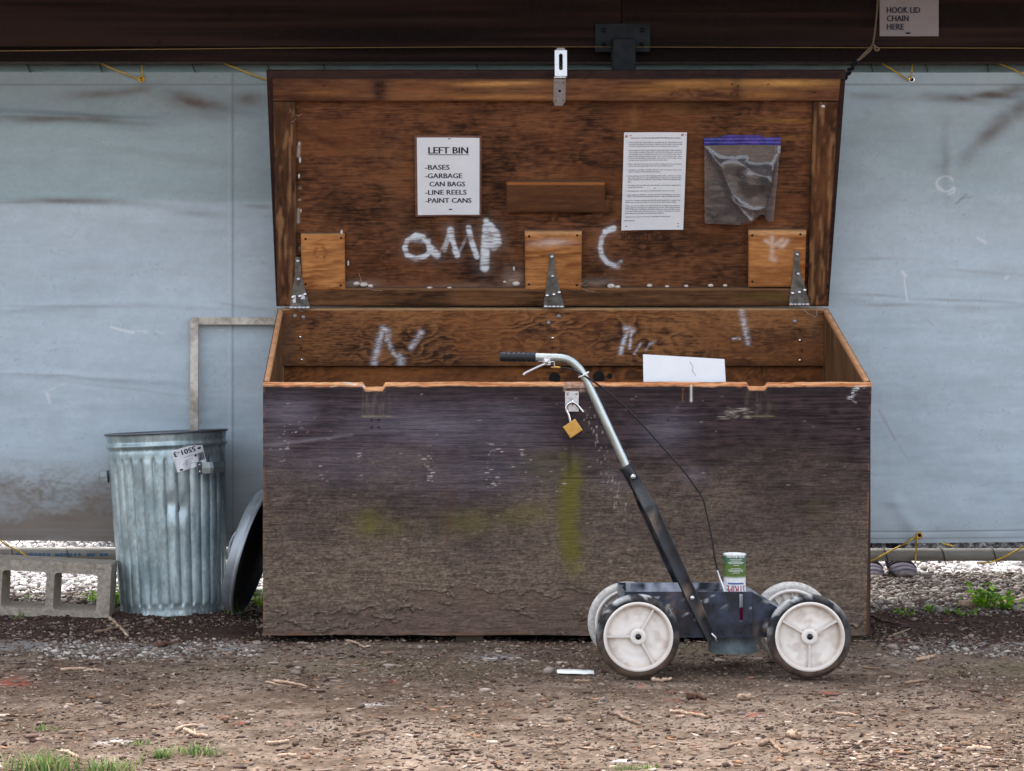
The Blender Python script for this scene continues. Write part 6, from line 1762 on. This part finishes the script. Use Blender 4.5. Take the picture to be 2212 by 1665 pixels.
weed(2178, 1318, 110, .065, .07, 26, 'spreading weed over the fallen branch, right of the tallest weed', .020)
weed(2085, 1310, 40, .03, .05, 27, 'low pale weed left of the tallest weed', .012)
weed(2090, 1330, 60, .025, .07, 28, 'low clover like weed in front of the fallen branch', .010)
weed(1958, 1330, 60, .028, .05, 29, 'flat green weed nearest the right end of the bin', .010)
weed(2012, 1322, 60, .036, .028, 30, 'round green weed in the middle of the right strip', .010)
weed(2042, 1326, 24, .022, .014, 31, 'smallest green weed just right of the round one', .009)

# ------------------------------------------------------------------ TWIGS AND LITTER
def twig(pts, r_, label, m=M_TWIG, group='twigs lying on the dirt', name='twig', lift=.95):
    W = [G(x, y) for x, y in pts]; rg = random.Random(int(pts[0][0] * 7 + pts[0][1])); r_ *= 1.12
    for i, q in enumerate(W): q[2] = float(ground_h(np.array(q[0]), np.array(q[1]))) + r_ * lift + .001
    pth = smooth_path(W, 7)
    pth[1:-1] += np.array([[rg.gauss(0, r_ * .25), rg.gauss(0, r_ * .25), rg.gauss(0, r_ * .2)] for _ in range(len(pth) - 2)])
    k = len(pth); rad = [r_ * (1 - .35 * i / k) * rg.uniform(.85, 1.12) for i in range(k)]
    mb_ = MB().tube(pth, rad, 7)
    q = pth[k // 2]; mb_.tube([q, q + np.array((rg.gauss(0, r_ * 2), rg.gauss(0, r_ * 2), r_ * 1.2))], [r_ * .5, r_ * .3], 5)
    mb_.build(name, m, None, label, name.replace('_', ' '), group)
TW = [([(237, 1344), (252, 1356), (276, 1375)], .0052, 'forked twig tip pointing at the foot of the garbage can'), ([(206, 1372), (245, 1364), (281, 1358)], .0045, 'twig crossing another one below the garbage can'),
      ([(131, 1445), (180, 1444), (224, 1450)], .0042, 'long straight twig left of the pale gravel strip'), ([(591, 1471), (630, 1478), (662, 1488)], .0036, 'pale twig slanting in front of the left end of the bin'),
      ([(573, 1474), (590, 1478), (606, 1483)], .0026, 'thin short twig beside the pale slanting twig'), ([(319, 1529), (342, 1527), (365, 1522)], .0050, 'stubby pale twig in the left foreground'),
      ([(399, 1573), (420, 1582), (447, 1590)], .0046, 'whitish twig, lower one of a touching pair'), ([(379, 1574), (400, 1566), (440, 1567)], .0040, 'whitish twig, upper one of a touching pair'),
      ([(748, 1385), (770, 1390), (785, 1397), (801, 1397)], .0032, 'curved tan twig at the foot of the bin'), ([(758, 1582), (780, 1584), (800, 1579), (832, 1578)], .0036, 'dull twig below the middle of the bin'),
      ([(600, 1631), (640, 1629)], .0040, 'straight pale twig near the lower edge, left of the middle'), ([(135, 1617), (150, 1622), (171, 1632)], .0042, 'pale twig among the grass in the lower left'),
      ([(578, 1606), (600, 1605), (624, 1601)], .0040, 'tan twig above the straight pale one'), ([(1335, 1541), (1350, 1552), (1384, 1561)], .0046, 'bent whitish twig below the left wheel'),
      ([(1448, 1535), (1480, 1541), (1530, 1549)], .0040, 'long tan twig below the cart'), ([(1460, 1549), (1478, 1547)], .0032, 'short twig lying just under the long tan one'),
      ([(1574, 1606), (1600, 1602), (1622, 1607)], .0036, 'grey twig in the lower right middle'), ([(1640, 1607), (1665, 1602), (1675, 1610), (1690, 1622), (1705, 1622)], .0048, 'curly root like twig in the lower right'),
      ([(2090, 1622), (2115, 1616), (2142, 1618)], .0052, 'thick pale twig near the lower right corner'), ([(1806, 1540), (1830, 1541), (1853, 1545)], .0032, 'thin twig below the right wheel'),
      ([(1862, 1443), (1880, 1444), (1902, 1447)], .0034, 'brown twig just right of the right wheel'), ([(1182, 1606), (1205, 1605), (1230, 1599)], .0040, 'brown twig below the white strip'),
      ([(1920, 1376), (1945, 1368), (1966, 1358)], .0032, 'reddish twig slanting behind the right wheel'), ([(1980, 1428), (2000, 1424), (2018, 1420)], .0050, 'yellowish twig beyond the right wheel'),
      ([(1955, 1474), (1980, 1470), (2000, 1469)], .0040, 'grey twig in the open dirt at right'), ([(1240, 1473), (1275, 1473)], .0046, 'tan twig touching the ground by the white strip'),
      ([(1408, 1470), (1430, 1469), (1450, 1467)], .0050, 'pale twig against the left wheel tyre')]
M_TWIG2 = pm('grey brown twig bark', (146, 122, 102), rough=0.9, var=0.3, scale=90, bump=0.6, bscale=200, color2=(118, 92, 74))
for i, (pts, r_, lab) in enumerate(TW): twig(pts, r_, lab, M_TWIG2 if any(q in lab for q in ('brown', 'dull', 'grey', 'reddish', 'foremost')) or i % 4 == 1 else M_TWIG)
twig([(1483, 1510), (1505, 1508), (1525, 1510)], .0085, 'dark red brown bark piece below the cart', M_TWIGD, None, 'bark_piece')
twig([(1596, 1508), (1612, 1506), (1620, 1505)], .0085, 'pale tan bark piece right of the dark one', M_TWIG, None, 'bark_piece')
twig([(1705, 1585), (1722, 1590), (1728, 1592)], .008, 'pale stubby bark piece low at right', M_TWIG, None, 'bark_piece')
twig([(336, 1396), (350, 1392), (356, 1390)], .009, 'dark bark piece in the pale gravel strip', M_TWIGD, None, 'bark_piece')
twig([(1976, 1246), (1925, 1238), (1900, 1231)], .007, 'thin dark stick on the gravel by the shoes', M_TWIGD, None, 'stick')
twig([(2075, 1314), (2120, 1313), (2170, 1308), (2240, 1300)], .012, 'thick fallen branch among the weeds at right', M_TWIG, None, 'branch')
twig([(1875, 1330), (1910, 1345), (1960, 1352)], .004, 'dark root beside the right end of the bin', M_TWIGD, None, 'root')
# shiny white strip
g0, g1 = G(1203, 1454), G(1283, 1455)
Vs = []
for i in range(9):
    t = i / 8; q = g0 * (1 - t) + g1 * t; z = float(ground_h(np.array(q[0]), np.array(q[1]))) + .004
    for dy, dz in ((-.018, 0), (-.012, .007), (.012, .008), (.018, 0)): Vs.append((q[0], q[1] + dy * (1 - .6 * abs(2 * t - 1) ** 4), z + dz))
MB().add(Vs, [(i * 4 + j, (i + 1) * 4 + j, (i + 1) * 4 + j + 1, i * 4 + j + 1) for i in range(8) for j in range(3)], smooth=True).build('plastic_strip', M_WHITEP, None, 'short bright white strip lying on the dirt left of the cart', 'plastic strip')

# ------------------------------------------------------------------ BEHIND THE TARP: unseen bench added to shade the gravel, and a standing person
be = thing('bench', 'low grey timber bench, unseen behind the fence, placed to shade the gravel', 'bench', (0.6, 10.9, 0))
xb0, xb1 = (168 - CX) * 10.2 / FPX, 4.0
for k in range(6):
    MB().box(xb0, xb1, 9.80 + k * .30, 9.80 + k * .30 + .285, .30, .34).build('seat_board', M_BENCH, be)
for k in range(5):
    x = xb0 + .1 + k * (xb1 - xb0 - .3) / 4
    MB().box(x, x + .06, 10.6, 11.4, -.02, .2995).build('leg', M_BENCH, be)
MB().box(xb0, xb1, 11.46, 11.5, .0, .33).build('kick_board', M_BENCH, be)

fx1, fx2, fy = (1942 - CX) * 8.95 / FPX, (1866 - CX) * 8.98 / FPX, 8.98
pe = thing('person', 'person in dark trousers and knit trainers standing behind the tarp', 'person', ((fx1 + fx2) / 2, fy, 0))
def skin_person():
    mx = (fx1 + fx2) / 2
    J = [((mx, fy + .02, .86), .13), ((mx, fy + .02, 1.05), .125), ((mx, fy + .02, 1.25), .14), ((mx, fy + .01, 1.38), .10), ((mx, fy, 1.46), .055), ((mx, fy - .01, 1.55), .075), ((mx, fy - .01, 1.64), .07)]
    E = [(0, 1), (1, 2), (2, 3), (3, 4), (4, 5), (5, 6)]
    def chain(start, pts):
        prev = start
        for q, r_ in pts:
            J.append((q, r_)); E.append((prev, len(J) - 1)); prev = len(J) - 1
    for fx in (fx1, fx2):
        s_ = 1 if fx > mx else -1
        chain(0, [((mx + s_ * .085, fy + .02, .80), .085), ((fx + s_ * .01, fy + .01, .46), .058), ((fx, fy + .035, .13), .047), ((fx, fy + .035, .085), .046)])
        chain(3, [((mx + s_ * .17, fy + .01, 1.36), .055), ((mx + s_ * .22, fy + .03, 1.10), .042), ((mx + s_ * .21, fy - .04, .87), .032), ((mx + s_ * .20, fy - .07, .78), .03)])
    me = bpy.data.meshes.new('body'); org = origin_of(pe)
    me.from_pydata([(np.array(q) - org).tolist() for q, _ in J], E, [])
    o = bpy.data.objects.new('body', me); COL.objects.link(o)
    md = o.modifiers.new('s', 'SKIN'); sv = me.skin_vertices[0].data
    for i, (_, r_) in enumerate(J): sv[i].radius = (r_, r_)
    sv[0].use_root = True
    o.modifiers.new('u', 'SUBSURF').levels = 2
    bpy.context.view_layer.update(); dg = bpy.context.evaluated_depsgraph_get()
    m2 = bpy.data.meshes.new_from_object(o.evaluated_get(dg))
    V = np.array([v.co[:] for v in m2.vertices]) + org; F = [list(p_.vertices) for p_ in m2.polygons]
    bpy.data.objects.remove(o); bpy.data.meshes.remove(me); bpy.data.meshes.remove(m2)
    C = np.broadcast_to(lin((26, 28, 38)), (len(V), 3)).copy()
    C[V[:, 2] > .88] = lin((60, 66, 84)); C[V[:, 2] > 1.43] = lin((196, 150, 126)); C[(V[:, 2] < .82) & (np.abs(V[:, 0] - mx) > .17)] = lin((196, 150, 126))
    link('body', V, F, M_CLOTH, pe, C, True)
skin_person()
def shoe(x, y, seed):
    secs = [(.062, .028, .095, .05), (.045, .036, .098, .0), (.0, .042, .085, 0), (-.05, .046, .068, 0), (-.10, .050, .055, 0), (-.15, .048, .046, 0), (-.185, .036, .036, 0), (-.20, .016, .024, 0)]
    V = []; n = 40; secs = [tuple(np.array(secs[i]) * (1 - t) + np.array(secs[i + 1]) * t) for i in range(len(secs) - 1) for t in (0, .25, .5, .75)] + [secs[-1]]; k = len(secs)
    for dy, w, h, _ in secs:
        for j in range(n):
            t = 2 * PI * j / n; cx = math.cos(t); sz = math.sin(t)
            V.append((x + w * cx, y + dy, .003 + (h * (.5 + .5 * sz) if sz > -.6 else .0)))
    F = [(i * n + j, i * n + (j + 1) % n, (i + 1) * n + (j + 1) % n, (i + 1) * n + j) for i in range(k - 1) for j in range(n)] + [tuple(range(n))[::-1], tuple((k - 1) * n + j for j in range(n))]
    V = np.array(V)
    m_ = MB().add(V, F, smooth=True); V = np.concatenate(m_.V)
    dx_ = (V[:, 0] - x) / .05; arc = V[:, 2] + .016 * dx_ ** 2
    stripe = sstep(.35, .65, .5 + .5 * np.sin(arc * 620))
    low_ = 1 - sstep(.026, .034, arc)
    C = mix(mix(np.broadcast_to(lin((38, 34, 44)), (len(V), 3)), lin((104, 96, 108)), stripe * .8), lin((140, 130, 132)), low_)
    C = mix(C, lin((176, 166, 164)), (V[:, 2] < .010) * 1.0)
    m_.C = [C]
    m_.build('shoe', M_SHOE, pe)
    # raised straps over the instep, sole edge
    ms = MB()
    for dy, w, h in ((-.03, .0455, .078), (-.055, .0475, .069), (-.08, .0495, .062), (-.105, .051, .0565)):
        ms.tube([(x + w * math.cos(t), y + dy - .006 * math.sin(t), .003 + h * (.5 + .5 * math.sin(t))) for t in np.linspace(.1, PI - .1, 12)], .003, 5, col=lin((40, 36, 48)))
    ms.build('shoe_strap', M_SHOE, pe)
shoe(fx1, fy + .02, 1); shoe(fx2, fy - .0, 2)
